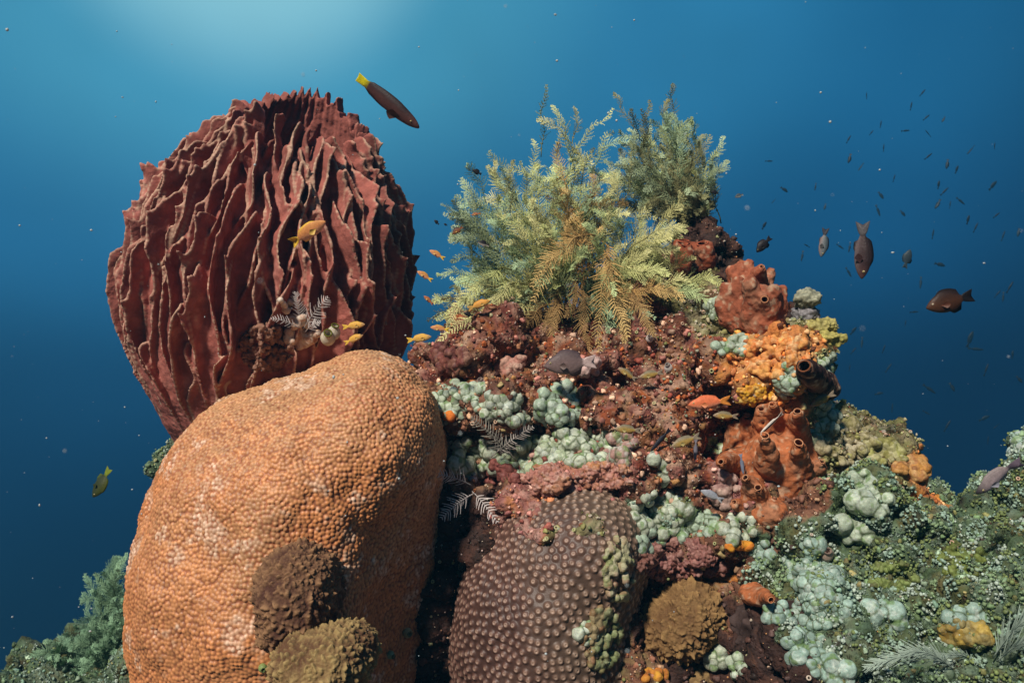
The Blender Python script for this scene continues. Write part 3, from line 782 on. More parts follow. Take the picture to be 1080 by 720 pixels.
def tube_sponge(name, label, tubes, mass, Y0, col, knobs=(), k=.035, h=.006, wallr=.45, lip=(.55, .25, .12), rough=.0045):
    """tubes: (px,py,dy,  px,py,dy, r0px, r1px) base -> tip ; each tip opens in a pore"""
    kk = Y0 / FPX; T = []; ms = []
    yy = lambda x, y: np.clip(on(x, y, ('terrain',))[0][1] - .02, Y0 - .16, Y0 + .06)
    for a in tubes: T.append((P(a[0], a[1], yy(a[0], a[1]) + a[2]), P(a[3], a[4], min(yy(a[3], a[4]), yy(a[0], a[1])) + a[5]), a[6] * kk, a[7] * kk))
    for a in mass: ms.append((P(a[0], a[1], yy(a[0], a[1]) + a[2]), np.array((a[3] * kk, a[5], a[4] * kk))))
    K2 = [(P(a[0], a[1], yy(a[0], a[1]) + a[2]), P(a[3], a[4], yy(a[0], a[1]) + a[5]), a[6] * kk, a[7] * kk) for a in knobs]
    pts = np.array([t[0] for t in T] + [t[1] for t in T] + [m[0] for m in ms]); pad = .11
    def f(p):
        d = np.full(len(p), 9.0)
        for c, r in ms: d = smin(d, sd_ell(p, c, r), k)
        for a, b, r0, r1 in T: d = smin(d, sd_cone(p, a, b, r0, r1), k)
        for a in K2: d = smin(d, sd_cone(p, a[0], a[1], a[2], a[3]), k)
        d = d + .006 * noise(p, 16, 5) + .003 * noise(p, 34, 8)
        for a, b, r0, r1 in T:
            u = (b - a) / np.linalg.norm(b - a)
            d = np.maximum(d, -sd_cone(p, b + u * r1 * 1.5, b - u * r1 * 2.2, r1 * wallr * 1.1, r1 * wallr))
        return d
    lo, hi = pts.min(0) - pad, pts.max(0) + pad
    def cf(V, N_):
        c = np.array(col) * (1 + .22 * fbm(V, 12, 3, 3))[:, None]
        m = np.clip(fbm(V, 20, 3, 14) - .25, 0, .5)[:, None]
        c = c * (1 - m) + np.array((.42, .22, .13)) * m
        m = np.clip(fbm(V, 75, 2, 24) - .35, 0, .4)[:, None] * 1.6; c = c * (1 - m) + np.array((.50, .36, .24)) * m
        return c * (1 - .5 * np.clip(fbm(V, 110, 2, 34) - .1, 0, .6))[:, None]
    o = field_obj(name, f, lo, hi, h, cf, M_sponge, label, 'sponge', pts.mean(0), rough=rough, fr=40)
    for a, b, r0, r1 in T:
        u = (b - a) / np.linalg.norm(b - a)
        rim('pore_lip', b + u * r1 * .90, u, r1 * .58, lip, o, .14)
    return o
h0 = on(815, 470)[0][1]
tube_sponge('tube_sponge', 'orange brown tube sponge cluster with many chimney pores on the reef face', [
    (812, 505, .02, 807, 463, -.10, 16, 6.5), (838, 505, .02, 842, 470, -.10, 17, 6.5), (801, 480, .02, 803, 434, -.05, 13, 5), (789, 480, .02, 788, 441, -.04, 13, 5),
    (776, 490, .02, 761, 487, -.07, 17, 4.5), (800, 525, .02, 787, 505, -.08, 15, 4.5), (806, 528, .02, 800, 515, -.09, 14, 5), (795, 545, .02, 776, 531, -.05, 14, 4.5),
    (812, 460, .02, 805, 447, -.07, 12, 4.5), (840, 468, .02, 841, 436, -.04, 16, 5.5), (858, 500, .02, 866, 488, -.03, 12, 4.5), (824, 470, .02, 815, 428, -.02, 13, 5), (776, 470, .03, 772, 448, -.02, 12, 4.5)],
    [(815, 500, .05, 36, 40, .08), (806, 538, .0, 24, 20, .08), (780, 480, .05, 18, 28, .07), (843, 490, .05, 22, 28, .07), (800, 455, .05, 26, 16, .06)], h0 - .03, (.40, .13, .05), k=.022, wallr=.5, lip=(.56, .27, .14))
h0 = on(797, 318)[0][1]
tube_sponge('lobed_sponge', 'big brick red lobed sponge on the reef crest under the dark pillar', [
    (803, 318, -.02, 806, 316, -.11, 12, 5.5), (800, 300, .0, 803, 284, -.02, 12, 4.5), (778, 300, .0, 782, 279, .0, 12, 4.5)],
    [(795, 322, .02, 26, 22, .07), (790, 330, .02, 28, 14, .07)], h0 - .02, (.33, .10, .05), k=.018, wallr=.42, rough=.005,
    knobs=[(772, 338, 0, 766, 304, -.02, 10, 7), (782, 340, -.01, 780, 296, -.03, 10, 7), (793, 342, -.02, 792, 300, -.06, 10, 8), (806, 342, -.01, 816, 308, -.05, 11, 8), (818, 338, .0, 826, 306, -.01, 10, 6),
           (786, 320, .01, 772, 286, .02, 10, 6), (798, 310, .02, 792, 280, .02, 10, 6), (806, 310, .02, 813, 286, .03, 10, 6), (812, 330, .0, 830, 322, .0, 9, 5), (765, 328, .01, 762, 318, .0, 9, 6)])
h0 = on(730, 268)[0][1]
tube_sponge('arch_sponge', 'small brick red arched sponge left of the dark pillar', [
    (718, 282, 0, 720, 262, -.02, 9, 9), (744, 278, 0, 742, 264, -.02, 10, 9)], [(731, 262, 0, 17, 8, .05), (745, 272, .01, 10, 14, .05), (719, 274, .01, 8, 14, .05)], h0 - .04, (.32, .085, .04), k=.03, lip=(.34, .09, .045))
h0 = on(803, 628)[0][1]
tube_sponge('flap_sponge', 'thin orange brown flap sponge jutting over the dark hollow', [
    (788, 624, .03, 812, 632, -.10, 9, 5)], [(798, 628, -.02, 16, 7, .06)], h0 - .02, (.40, .13, .05), k=.02)

def rough_sponge(name, label, parts, Y0, col, hole=None, k=.05, h=.007, rough=.0085, fr=62, group=None, cols2=(.30, .17, .08)):
    kk = Y0 / FPX; ms = [(P(a[0], a[1], Y0 + a[2]), np.array((a[3] * kk, a[5], a[4] * kk))) for a in parts]
    C = np.array([m[0] for m in ms]); pad = max(m[1].max() for m in ms) + .04
    def f(p):
        d = None
        for c, r in ms: e = sd_ell(p, c, r); d = e if d is None else smin(d, e, k)
        if hole is not None:
            c = P(hole[0], hole[1], Y0 + hole[2]); d = np.maximum(d, .0 - (np.linalg.norm((p - c) / (1, 3.2, 1), axis=1) - hole[3] * kk))
        return d
    V, F = field_mesh(f, C.min(0) - pad, C.max(0) + pad, h)
    me = subsurf(raw_mesh('f', V, F), 2); V = getV(me); N_ = getN(me)
    f1, _, idv = worley(V + .006 * np.stack([noise(V, 60, k) for k in (1, 2, 3)], 1), fr, 6); f2_, _, _ = worley(V, fr * 2.4, 9)
    kn = np.clip(1 - f1 * 1.5, 0, 1) * (.4 + 1.2 * idv); k2 = np.clip(1 - f2_ * 1.4, 0, 1)
    V = V + N_ * (rough * 1.5 * kn + rough * .55 * k2 + rough * 1.3 * fbm(V, 12, 3, 8))[:, None]; setV(me, V)
    u = np.clip(.25 + .9 * kn + .35 * (k2 - .5) + .35 * fbm(V, 18, 3, 5), 0, 1)[:, None]
    set_col(me, np.array(col) * (1 - u) + np.array(cols2) * u)
    return tag(link(name, me, M_sponge, origin=C.mean(0)), label, 'sponge', group)
hY = on(720, 655)[0][1]
rough_sponge('boulder_sponge', 'rounded rough brown boulder sponge in the lower middle', [(720, 655, .06, 40, 38, .13), (728, 640, .06, 26, 26, .11), (706, 665, .06, 26, 24, .10)], hY - .07, (.13, .07, .03), cols2=(.29, .175, .07))
rough_sponge('boulder_sponge', 'small brown sponge knob between the boulder sponge and the holed sponge', [(704, 692, .04, 18, 13, .06), (700, 700, .04, 14, 12, .05)], hY - .06, (.14, .08, .035), cols2=(.28, .18, .075), rough=.006)
rough_sponge('holed_sponge', 'brown sponge with one round dark hole at the bottom edge', [(731, 718, .05, 27, 21, .09), (728, 728, .05, 30, 24, .09)], hY - .08, (.15, .09, .04), hole=(731, 707, -.045, 6), cols2=(.30, .20, .085), rough=.005)
hb = cast(312, 620, ('boulder',))[0][1]
rough_sponge('crumbly_sponge', 'upper crumbly dark brown sponge on the lower face of the boulder coral', [(314, 618, .06, 27, 34, .12), (305, 650, .06, 30, 34, .12), (330, 640, .06, 26, 34, .11), (290, 612, .07, 16, 16, .09), (322, 588, .06, 11, 14, .06), (303, 596, .06, 10, 12, .06), (338, 606, .06, 9, 16, .06)], hb - .05, (.07, .03, .02), rough=.006, fr=80, cols2=(.27, .15, .075), group='crumbly sponges on the boulder coral')
rough_sponge('crumbly_sponge', 'lower crumbly olive brown sponge with knobbly top at the bottom edge', [(345, 700, .05, 46, 38, .14), (365, 682, .05, 26, 22, .11), (318, 690, .06, 22, 28, .11)], hb - .12, (.11, .055, .028), rough=.006, fr=80, cols2=(.34, .24, .10), group='crumbly sponges on the boulder coral')
hY = on(805, 690)[0][1]
rough_sponge('recess_mass', 'smooth dark purple brown mass painted as a shaded recess at the bottom below the dark hollow', [(805, 672, .1, 36, 24, .14), (790, 650, .12, 24, 20, .12)], hY + .07, (.03, .018, .015), rough=.006, fr=40, cols2=(.075, .05, .045))  # dark lump put in where the rock only has a shaded recess

# soft lobes at the reef edge, right of the red sponge
hY = 2.50
lob = [(853, 316, .0, 15, 9, .035), (851, 333, .02, 15, 13, .04), (868, 345, -.02, 19, 9, .035), (872, 356, -.04, 20, 8, .035)]
r0 = tag(empty('lobed_soft_coral', P(845, 350, hY)), 'pale yellow grey soft coral with flat rounded lobes sticking out of the reef edge', 'soft coral')
for i, a in enumerate(lob):
    kk = hY / FPX; c = P(a[0], a[1], hY + a[2]); rr = np.array((a[3] * kk, a[5], a[4] * kk))
    b = P(838, 350, hY + .03)
    V, F = field_mesh(lambda p: smin(sd_ell(p, c, rr) + .007 * noise(p, 45, 3), sd_cone(p, b, c, .012, .012), .02), np.minimum(c - rr, b) - .04, np.maximum(c + rr, b) + .04, .006)
    me = subsurf(raw_mesh('lobe', V, F), 1); V = getV(me); N_ = getN(me); f1, _, _ = worley(V, 95, 3); setV(me, V + N_ * (.009 * (.6 - f1) + .010 * fbm(V, 30, 3, 6))[:, None])
    set_col(me, np.array(((.26, .26, .18), (.20, .19, .20), (.32, .28, .09), (.34, .30, .08))[i]) * (1.25 - 1.1 * (f1 - .3))[:, None])
    link('lobe', me, M_growth, parent=r0)
# dark leaning tube on the orange crust
hY = on(858, 402)[0][1] - .05
tube_sponge('sea_squirt', 'black brown leaning tube with an open mouth on the orange crust', [(870, 410, .03, 850, 388, -.03, 15, 10)], [(866, 404, .02, 18, 13, .05)], hY, (.035, .016, .014), k=.03, lip=(.20, .07, .03), rough=.004)
# two olive mouthed sea squirts and their white cluster at the foot of the barrel sponge
def squirt(px, py, Y, r, col, up, label, group=None, nm='sea_squirt', cat='sea squirt', inner=(.10, .10, .01)):
    c = P(px, py, Y); k = Y / FPX; r = r * k; u = np.array(up, float); u /= np.linalg.norm(u)
    def f(p):
        d = smin(sd_ell(p, c, (r, r, r * 1.1)), sd_cone(p, c, c + u * r * .95, r * .8, r * .55), r * .3)
        return np.maximum(d, -sd_cone(p, c + u * r * 2, c + u * r * .5, r * .42, r * .34))
    o = field_obj(nm, f, c - r * 2.3, c + r * 2.3, max(r / 6, .0016), noisy(col, .15, 60), M_soft, label, cat, c, rough=0, group=group)
    rim('mouth', c + u * r * 1.36, u, r * .5, inner, o, .22)
    return o
Yb = cast(338, 352, ('barrel', 'boulder'))[0][1] - .05
squirt(346, 356, Yb, 8, (.52, .47, .36), (.2, -1, .5), 'white olive mouthed sea squirt at the barrel sponge foot, lower left of the pair', 'white sea squirts at the foot of the barrel sponge')
squirt(352, 351, Yb + .01, 7, (.55, .50, .40), (.3, -.6, .9), 'white olive mouthed sea squirt at the barrel sponge foot, upper right of the pair', 'white sea squirts at the foot of the barrel sponge')
lumps('sea_squirt_cluster', 'cluster of small white and peach beads beside the white feather sprays on the barrel sponge', 'sea squirt', 318, 350, 14, 18, 34, 4.0, [(.62, .48, .38), (.50, .30, .20), (.66, .56, .46), (.40, .20, .11)], M_soft, 31, keys=('barrel', 'boulder'), rough=.0005, out=.9)
lumps('sea_squirt_cluster', 'three white beads above the white and peach cluster on the barrel sponge', 'sea squirt', 302, 320, 8, 7, 6, 3.6, [(.66, .56, .46), (.6, .46, .36)], M_soft, 32, keys=('barrel',), rough=.0005, out=.9)
lumps('tufted_coral', 'brown tufted coral patch at the foot of the barrel sponge', 'coral', 282, 366, 30, 24, 150, 2.7, [(.20, .09, .055), (.13, .05, .03), (.27, .14, .09)], M_growth, 33, keys=('barrel', 'boulder'), rough=.002, fr=120, out=1.6, h=.0034)
for px, py, r, col, lab in [(487, 597, 4.5, (.42, .33, .22), 'cream ring mouthed sea squirt in the dark gap right of the boulder coral'), (483, 606, 4.2, (.40, .33, .20), 'tan sea squirt just below the cream one in the dark gap'),
        (430, 667, 5, (.36, .36, .20), 'olive white sea squirt at the lower right foot of the boulder coral'), (508, 405, 5, (.56, .42, .36), 'smooth pinkish white sea squirt above the left mint bubbles'),
        (684, 397, 3.5, (.5, .45, .42), 'small grey white ring squirt left of the two olive fish tails'), (705, 388, 4.5, (.5, .47, .44), 'grey white ring squirt by the tail of the right olive fish'),
        (685, 357, 4, (.58, .5, .46), 'tiny white sea squirt under the golden fronds'), (277, 704, 4.5, (.20, .27, .09), 'green sea squirt left of the lower crumbly sponge'), (285, 702, 3.6, (.24, .32, .14), 'smaller green sea squirt beside the other green one at the bottom'),
        (412, 690, 4.2, (.22, .32, .20), 'green white sea squirt under the olive white one near the boulder foot'), (499, 505, 5, (.30, .28, .34), 'lilac grey sea squirt at the tip of the lowest white feather spray'),
        (872, 584, 7, (.42, .30, .24), 'pinkish pear shaped sea squirt with green top beside the round mint bubble coral')]:
    h = cast(px, py)
    squirt(px, py, h[0][1] - r * .6 * h[0][1] / FPX, r, col, h[1] + (0, -.6, .5), lab, 'scattered sea squirts', inner=tuple(np.array(col) * .45))

# ------------------------------------------------------------------ hydroid bushes and feathers
def unit(v): return v / (np.linalg.norm(v, axis=-1, keepdims=True) + 1e-12)
def frond(mb, p0, p1, bow, width, ca, cb, q, start=.3, npin=34, pn=None, pinw=.0008, sub=7, stem=.0022, ang=.95, subl=.0050, wiggle=True, droop=.0):
    p0 = np.array(p0); p1 = np.array(p1); Ln = np.linalg.norm(p1 - p0)
    pc = (p0 + p1) / 2 + np.array(bow)
    n = 16; s = np.linspace(0, 1, n)[:, None]
    S = (1 - s) ** 2 * p0 + 2 * s * (1 - s) * pc + s * s * p1
    ca, cb = np.array(ca), np.array(cb)
    wa, wb, wc = q.uniform(0, 6.28, 3); side_ = unit(np.cross(p1 - p0, (0.1, 1, 0))); up_ = unit(np.cross(p1 - p0, side_))
    wig = lambda t: Ln * (.035 * np.sin(t * 7 + wa) + .02 * np.sin(t * 15 + wb) - .035 * math.sin(wa) - .02 * math.sin(wb)) * side_ + Ln * .05 * t * np.sin(t * 6 + wc) * up_ if wiggle else 0
    dr_ = droop * Ln * np.array((0, 0, -1.))
    S = S + wig(s) + dr_ * s ** 3
    mb.add(*tube(S, np.linspace(stem, stem * .3, n), ca * .6 * (1 - s) + cb * .7 * s, 4))
    t = (start + (1 - start) * np.linspace(0, .985, npin) ** .95)[:, None]
    B = (1 - t) ** 2 * p0 + 2 * t * (1 - t) * pc + t * t * p1
    B = B + wig(t) + dr_ * t ** 3
    T = unit(np.gradient(B, axis=0))
    pn = unit(np.array(pn if pn is not None else (q.normal(0, .45), -1, q.normal(0, .45))))
    E0 = unit(np.cross(T, pn)); Nn = unit(np.cross(E0, T))
    u_ = ((t - start) / (1 - start))[:, 0]
    prof = (np.clip(u_ / .18, 0, 1) ** .7) * (1 - u_) ** .55 * .95 + .06
    col = ca * (1 - t) + cb * t
    us = np.array((0, .35, .7, 1.0))
    for side in (1, -1):
        tw = q.normal(0, .28, npin)[:, None]; a = ang + q.normal(0, .08, npin)[:, None]
        E = unit(E0 * side * np.cos(tw) + Nn * np.sin(tw))
        D = unit(T * np.cos(a) + E * np.sin(a))
        ln = (width * prof * q.uniform(.7, 1.15, npin) * np.where(q.random(npin) < .10, q.uniform(.15, .6, npin), 1))[:, None]
        pts = np.stack([B + ln * (u * D + .22 * u * u * T) + Nn * ln * (-.10 * u * u) for u in us], 1)          # npin,4,3
        X = unit(np.cross(D, Nn)); wv = pinw * (1 - .7 * us)
        Lf = pts + X[:, None] * wv[None, :, None]; Rt = pts - X[:, None] * wv[None, :, None]
        V = np.concatenate((Lf, Rt), 1).reshape(-1, 3)
        b = np.arange(npin)[:, None] * 8; k = np.arange(3)[None]
        F = np.stack((b + k, b + k + 1, b + 5 + k, b + 4 + k), -1).reshape(-1, 4)
        cc = np.repeat(col, 8, 0) * np.tile(np.array((.8, .95, 1.08, 1.2) * 2), npin)[:, None]
        mb.add(V, F, cc)
        if sub:
            uu = np.linspace(.18, .97, sub)
            Q = B[:, None] + ln[:, None] * (uu[None, :, None] * D[:, None] + .22 * (uu * uu)[None, :, None] * T[:, None]) - Nn[:, None] * ln[:, None] * (.10 * uu * uu)[None, :, None]
            Dm = np.broadcast_to(D[:, None], Q.shape)
            for sd in (1, -1):
                dirv = unit(.75 * Dm + sd * .75 * X[:, None] + q.normal(0, .4, Q.shape)) 
                sl_ = subl * q.uniform(.6, 1.1, Q.shape[:2])[..., None] * (1.1 - .45 * uu)[None, :, None]
                tip = Q + dirv * sl_
                wv2 = unit(np.cross(dirv, Nn[:, None])) * .0010
                V = np.stack((Q + wv2, Q - wv2, tip), 2).reshape(-1, 3)
                cc = np.repeat(np.repeat(col, sub, 0), 3, 0) * np.tile(np.array((.95, .95, 1.25)), npin * sub)[:, None]
                mb.add(V, np.arange(len(V)).reshape(-1, 3), cc)
def bush(name, label, cat, base, tips, cols, seed, width=.036, spread=.02, bowz=.06, subs=4, npin=36, sublen=.46, density=6, foot=.38, fill=1.0, droop=.12):
    q = np.random.default_rng(seed); base = np.array(base)
    o = tag(empty(name, base), label, cat)
    allt = [tuple(t) for t in tips]
    for k in range(int(min(len(tips) * fill, 96 - len(tips)))):           # shorter inner fronds
        t = tips[q.integers(len(tips))]; f_ = q.uniform(.45, .85)
        p = base + (np.array(t[:3]) - base) * f_ + q.normal(0, .035, 3) * (1, .9, 1); allt.append((*p, t[3]))
    for tp in allt:
        mb = MB(); p1 = np.array(tp[:3]); ci = cols[int(tp[3])]
        d0 = p1 - base
        b0 = base + q.normal(0, spread, 3) * (1.6, 1, .5) + np.array((d0[0] * foot, d0[1] * .3, max(0, d0[2]) * foot * .3))
        d = p1 - b0; L_ = np.linalg.norm(d)
        lat = unit(np.cross(d, (0, 1, 0))) * q.normal(0, .10) * L_
        bow = np.array((0, 0, bowz * L_ / .35)) + lat + q.normal(0, .02, 3)
        frond(mb, b0, p1, bow, width * q.uniform(.8, 1.2), ci[0], ci[1], q, npin=int(npin * max(.6, L_ / .33)), sub=density, start=.16, droop=droop)
        for k in range(subs):
            t = q.uniform(.15, .75); pc = (b0 + p1) / 2 + bow
            s0 = (1 - t) ** 2 * b0 + 2 * t * (1 - t) * pc + t * t * p1
            dv = unit(d / L_ + q.normal(0, .55, 3) * (1.1, .5, 1.1)); s1 = s0 + dv * L_ * sublen * q.uniform(.6, 1.15) * (1.15 - .5 * t)
            frond(mb, s0, s1, q.normal(0, .016, 3) + (0, 0, .016), width * .7 * q.uniform(.8, 1.1), ci[0], ci[1], q, start=.1, npin=int(npin * .6), sub=max(3, density - 1), stem=.0013)
        link('frond', mb.mesh('frond', False), M_frond, parent=o)
    return o
GY = [((.32, .34, .11), (.66, .70, .30)), ((.26, .32, .12), (.56, .68, .34)), ((.38, .36, .13), (.74, .72, .34)), ((.20, .28, .13), (.46, .62, .38))]
GOLD = ((.50, .28, .09), (.70, .50, .20)); TEAL = ((.22, .28, .13), (.46, .56, .34)); DK = ((.14, .13, .05), (.36, .36, .17)); BR = ((.24, .13, .045), (.46, .30, .12))
C1 = GY + [GOLD, TEAL, BR]
q = np.random.default_rng(3)
T1 = [(475, 200, 5), (488, 192, 3), (500, 192, 2), (520, 186, 0), (468, 238, 5), (463, 300, 1), (452, 322, 0), (462, 336, 2), (475, 262, 1), (482, 283, 3), (470, 316, 0), (480, 346, 1), (495, 225, 5), (510, 245, 3), (540, 180, 5),
      (563, 146, 0), (577, 165, 0), (590, 150, 1), (603, 132, 2), (612, 140, 0), (628, 152, 3), (640, 165, 2), (598, 180, 4), (620, 185, 6), (655, 190, 5), (640, 205, 0),
      (665, 215, 1), (690, 205, 2), (712, 232, 2), (722, 250, 2), (735, 268, 0), (728, 285, 2), (720, 235, 0), (706, 262, 1), (500, 210, 1), (530, 205, 2), (548, 210, 0), (556, 190, 3), (508, 300, 0), (496, 318, 2), (520, 330, 1), (500, 270, 2),
      (700, 300, 0), (715, 310, 1), (690, 325, 3), (670, 305, 1), (655, 255, 2), (640, 235, 1), (520, 275, 0), (545, 300, 2), (535, 250, 1), (580, 220, 0), (610, 225, 6), (590, 250, 1), (630, 260, 3), (560, 270, 3), (610, 280, 0), (680, 270, 0), (650, 285, 1), (570, 240, 2)]
base1 = np.array(on(600, 338)[0]) + (0, .0, -.02)
tips = []
for px, py, c in T1:
    tips.append((*P(px, py, base1[1] + q.uniform(-.16, .10) - (.08 if 190 < py and 500 < px < 700 else 0)), c))
bush('hydroid_bush', 'large yellow green feathery hydroid bush crowning the middle of the reef', 'hydroid', base1, tips, C1, 5, width=.040, npin=32, bowz=.12, fill=.6, droop=.16)
T1b = [(563, 312, GOLD, 618, 250, .05), (560, 296, GOLD, 625, 252, .06), (655, 352, GOLD, 632, 258, .03), (628, 362, GOLD, 634, 262, .02), (668, 335, GOLD, 645, 285, .0), (622, 372, BR, 612, 300, .0), (600, 330, BR, 620, 285, .0), (572, 345, BR, 600, 300, .0), (500, 342, GY[2], 560, 300, .03),
       (665, 222, GY[2], 620, 280, .05), (722, 240, GY[2], 660, 268, .05), (718, 262, GY[2], 650, 290, .04), (705, 285, GY[0], 640, 300, .03), (720, 312, GOLD, 660, 310, .03), (690, 352, BR, 650, 310, .02), (765, 298, GY[0], 700, 305, .03), (752, 318, GY[1], 690, 318, .02), (540, 355, BR, 580, 320, .02), (520, 345, GY[2], 575, 310, .02), (470, 338, GY[2], 530, 300, .03), (486, 320, GY[0], 540, 285, .03), (560, 225, GY[2], 590, 280, .02), (660, 355, GOLD, 640, 300, .01), (583, 362, BR, 590, 310, .01)]
o = tag(empty('hydroid_bush', base1 + (0, -.14, .04)), 'golden drooping feather fronds hanging in front of the yellow green bush', 'hydroid')
for px, py, cc, bx, by, bo_ in T1b:
    mb = MB(); Yf = base1[1] - .13 + q.uniform(-.03, .06)
    p0 = P(bx, by, Yf + .05); p1 = P(px, py, Yf - .05)
    hero = (by < 265)
    if hero: p0[1] -= .08; p1[1] -= .08
    frond(mb, p0, p1, (0, -.03, bo_ + .03), (.048 if hero else .038) * q.uniform(.85, 1.15), cc[0], cc[1], q, start=.10, npin=36 if hero else 40, pinw=.0014 if hero else .0009, pn=(q.normal(0, .2), -1, q.normal(.1, .2)), sub=5, subl=.004, ang=1.0, droop=.06)
    link('frond', mb.mesh('frond', False), M_frond, parent=o)
T2 = [(667, 98, 5), (654, 124, 5), (690, 112, 1), (700, 108, 0), (713, 112, 1), (720, 125, 3), (728, 150, 3), (738, 170, 5), (747, 170, 5), (740, 205, 3), (678, 130, 0), (665, 148, 1), (650, 160, 3), (636, 158, 5), (640, 178, 1), (660, 175, 0), (685, 150, 2), (705, 140, 0), (700, 165, 2), (715, 155, 0), (725, 180, 1), (680, 180, 7), (700, 190, 7), (665, 200, 7), (690, 210, 7), (715, 200, 7), (735, 200, 1), (745, 215, 3), (725, 215, 7), (650, 215, 7)]
base2 = np.array(on(738, 225)[0]) + (0, .02, -.03)
tips = [(*P(px, py, base2[1] + q.uniform(-.12, .10)), (c if k_ % 3 else 7)) for k_, (px, py, c) in enumerate(T2)]
bush('hydroid_bush', 'upper green grey feathery hydroid bush growing from the dark pillar', 'hydroid', base2, tips, [tuple(tuple(x * .95 for x in y) for y in z_) for z_ in C1] + [DK], 6, width=.036, npin=32, bowz=.02, foot=.30, fill=1.0, subs=4)
T3 = [(45, 665), (58, 650), (45, 695), (30, 715), (72, 648), (90, 632), (62, 670), (50, 720), (80, 655), (100, 622), (118, 625), (75, 680), (100, 650), (60, 705), (115, 635), (95, 690), (30, 722), (85, 705), (120, 660), (105, 720), (108, 582), (112, 572), (120, 565), (126, 560)]
base3 = P(118, 735, 2.85)
tips = [(*P(px, py + 24, 2.8 + q.uniform(-.15, .15)), int(q.integers(2))) for px, py in T3]
SG = [((.11, .19, .10), (.28, .46, .28)), ((.08, .15, .09), (.22, .38, .24))]
bush('hydroid_bush', 'sea green bushy hydroid colony low in the left corner behind the boulder coral', 'hydroid', base3, tips, SG, 8, width=.038, bowz=.06, subs=7, sublen=.36, foot=.5, fill=2.0)
def feather(label, p0, p1, bow, width, c, npin=13, pn=(0, -1, 0), group='white feather hydroids', name='feather_hydroid', pinw=.0015, cat='hydroid', ang=1.1, start=.12, stem=.0016, sub=0):
    mb = MB(); o_ = np.array(p0)
    frond(mb, p0, p1, bow, width, np.array(c) * .85, np.array(c), np.random.default_rng(int(abs(p0[0]) * 1000)), start=start, npin=npin, pn=pn, pinw=pinw, sub=sub, ang=ang, stem=stem, wiggle=False)
    return tag(link(name, mb.mesh(name, False), M_frond, origin=o_), label, cat, group)
WH = (.62, .56, .54)
def fea(px0, py0, px1, py1, keys, wd, label, bow=(0, -.01, .012), lift=.03, c=WH, npin=13, **kw):
    a = cast(px0, py0, keys); p0 = P(px0, py0, a[0][1] - .045)
    p1 = P(px1, py1, p0[1] - lift); feather(label, p0, p1, bow, wd, c, npin, **kw)
fea(320, 347, 346, 314, ('barrel', 'boulder'), .036, 'white feather hydroid leaning right on the barrel sponge, largest of its spray', npin=13)
fea(318, 345, 311, 308, ('barrel', 'boulder'), .028, 'white feather hydroid standing upright on the barrel sponge', npin=14)
fea(316, 346, 286, 336, ('barrel', 'boulder'), .022, 'thin white feather hydroid pointing left on the barrel sponge', npin=10)
fea(322, 350, 338, 340, ('barrel', 'boulder'), .022, 'short white feather hydroid nearest the two olive mouthed squirts', npin=9)
fea(545, 486, 497, 440, ('terrain',), .040, 'pale feather hydroid crossing the mint bubbles toward upper left', c=(.5, .48, .40), npin=18, lift=.07)
fea(518, 482, 562, 450, ('terrain',), .034, 'pale feather hydroid crossing the mint bubbles toward upper right', c=(.55, .50, .46), npin=18, lift=.07)
fea(522, 474, 528, 438, ('terrain',), .026, 'short pale feather hydroid upright among the mint bubbles', c=(.5, .45, .42), npin=12, lift=.06)
fea(498, 512, 461, 500, ('terrain', 'boulder', 'star'), .034, 'white feather hydroid over the dark gap, uppermost of three', npin=13, lift=.06)
fea(500, 520, 466, 546, ('terrain', 'boulder', 'star'), .040, 'white feather hydroid over the dark gap, drooping lower left', npin=15, lift=.06)
fea(498, 518, 524, 550, ('terrain', 'boulder', 'star'), .036, 'white feather hydroid over the dark gap, drooping right toward the star coral', npin=12, lift=.06)
PL = (.46, .58, .48)
for i, (a, b, c_, d_, wd, lab) in enumerate([(1000, 690, 912, 704, .06, 'grey green hair plume sweeping left along the bottom right slope'), (1000, 702, 950, 688, .05, 'grey green hair plume arching up at the bottom right'), (1042, 690, 1085, 652, .07, 'grey green hair plume rising toward the right edge'),
        (1046, 694, 1090, 678, .06, 'grey green hair plume lying flat toward the right edge'), (1022, 694, 985, 698, .03, 'short pale hair plume in the bottom right hollow')]):
    h = cast(a, b, ('terrain',)); p0 = h[0] - np.array((0, .02, 0)); p1 = P(c_, d_, p0[1] - .06)
    feather(lab, p0, p1, (0, -.02, .04), wd, PL, 34, ang=.45, group='grey green hair plumes', name='hair_plume', pinw=.0014, start=.05)

# ------------------------------------------------------------------ countless small growth on the reef
tri = np.array([p.vertices[:] for p in terrain.data.polygons]) if False else None
me = terrain.data
nl = len(me.loops); lv = np.empty(nl, np.int32); me.loops.foreach_get('vertex_index', lv)
quads = lv.reshape(-1, 4); V = getV(me)
A, B, C_, D_ = (V[quads[:, k]] for k in range(4))
cen = (A + B + C_ + D_) / 4; nr = np.cross(C_ - A, D_ - B); area = np.linalg.norm(nr, axis=1) / 2; nr = unit(nr)
vis = ((nr * unit(CAM - cen)).sum(1) > -.12) & (cen[:, 1] < 3.1) & (cen[:, 2] > .45)
iv = np.where(vis)[0]; pw = area[iv] / area[iv].sum(); regq = region(cen[iv])
def sample(n, keyw, seed, left=1.0):
    q = np.random.default_rng(seed); wt = pw * np.array([keyw.get(k, 0) for k in KEYS])[regq] * np.where(cen[iv][:, 0] > .3, 1, left)
    c = q.choice(len(iv), n, p=wt / wt.sum()); i = iv[c]
    u, v = q.random((2, n, 1))
    p = A[i] * (1 - u) * (1 - v) + B[i] * u * (1 - v) + C_[i] * u * v + D_[i] * (1 - u) * v
    return p, nr[i], regq[c], q
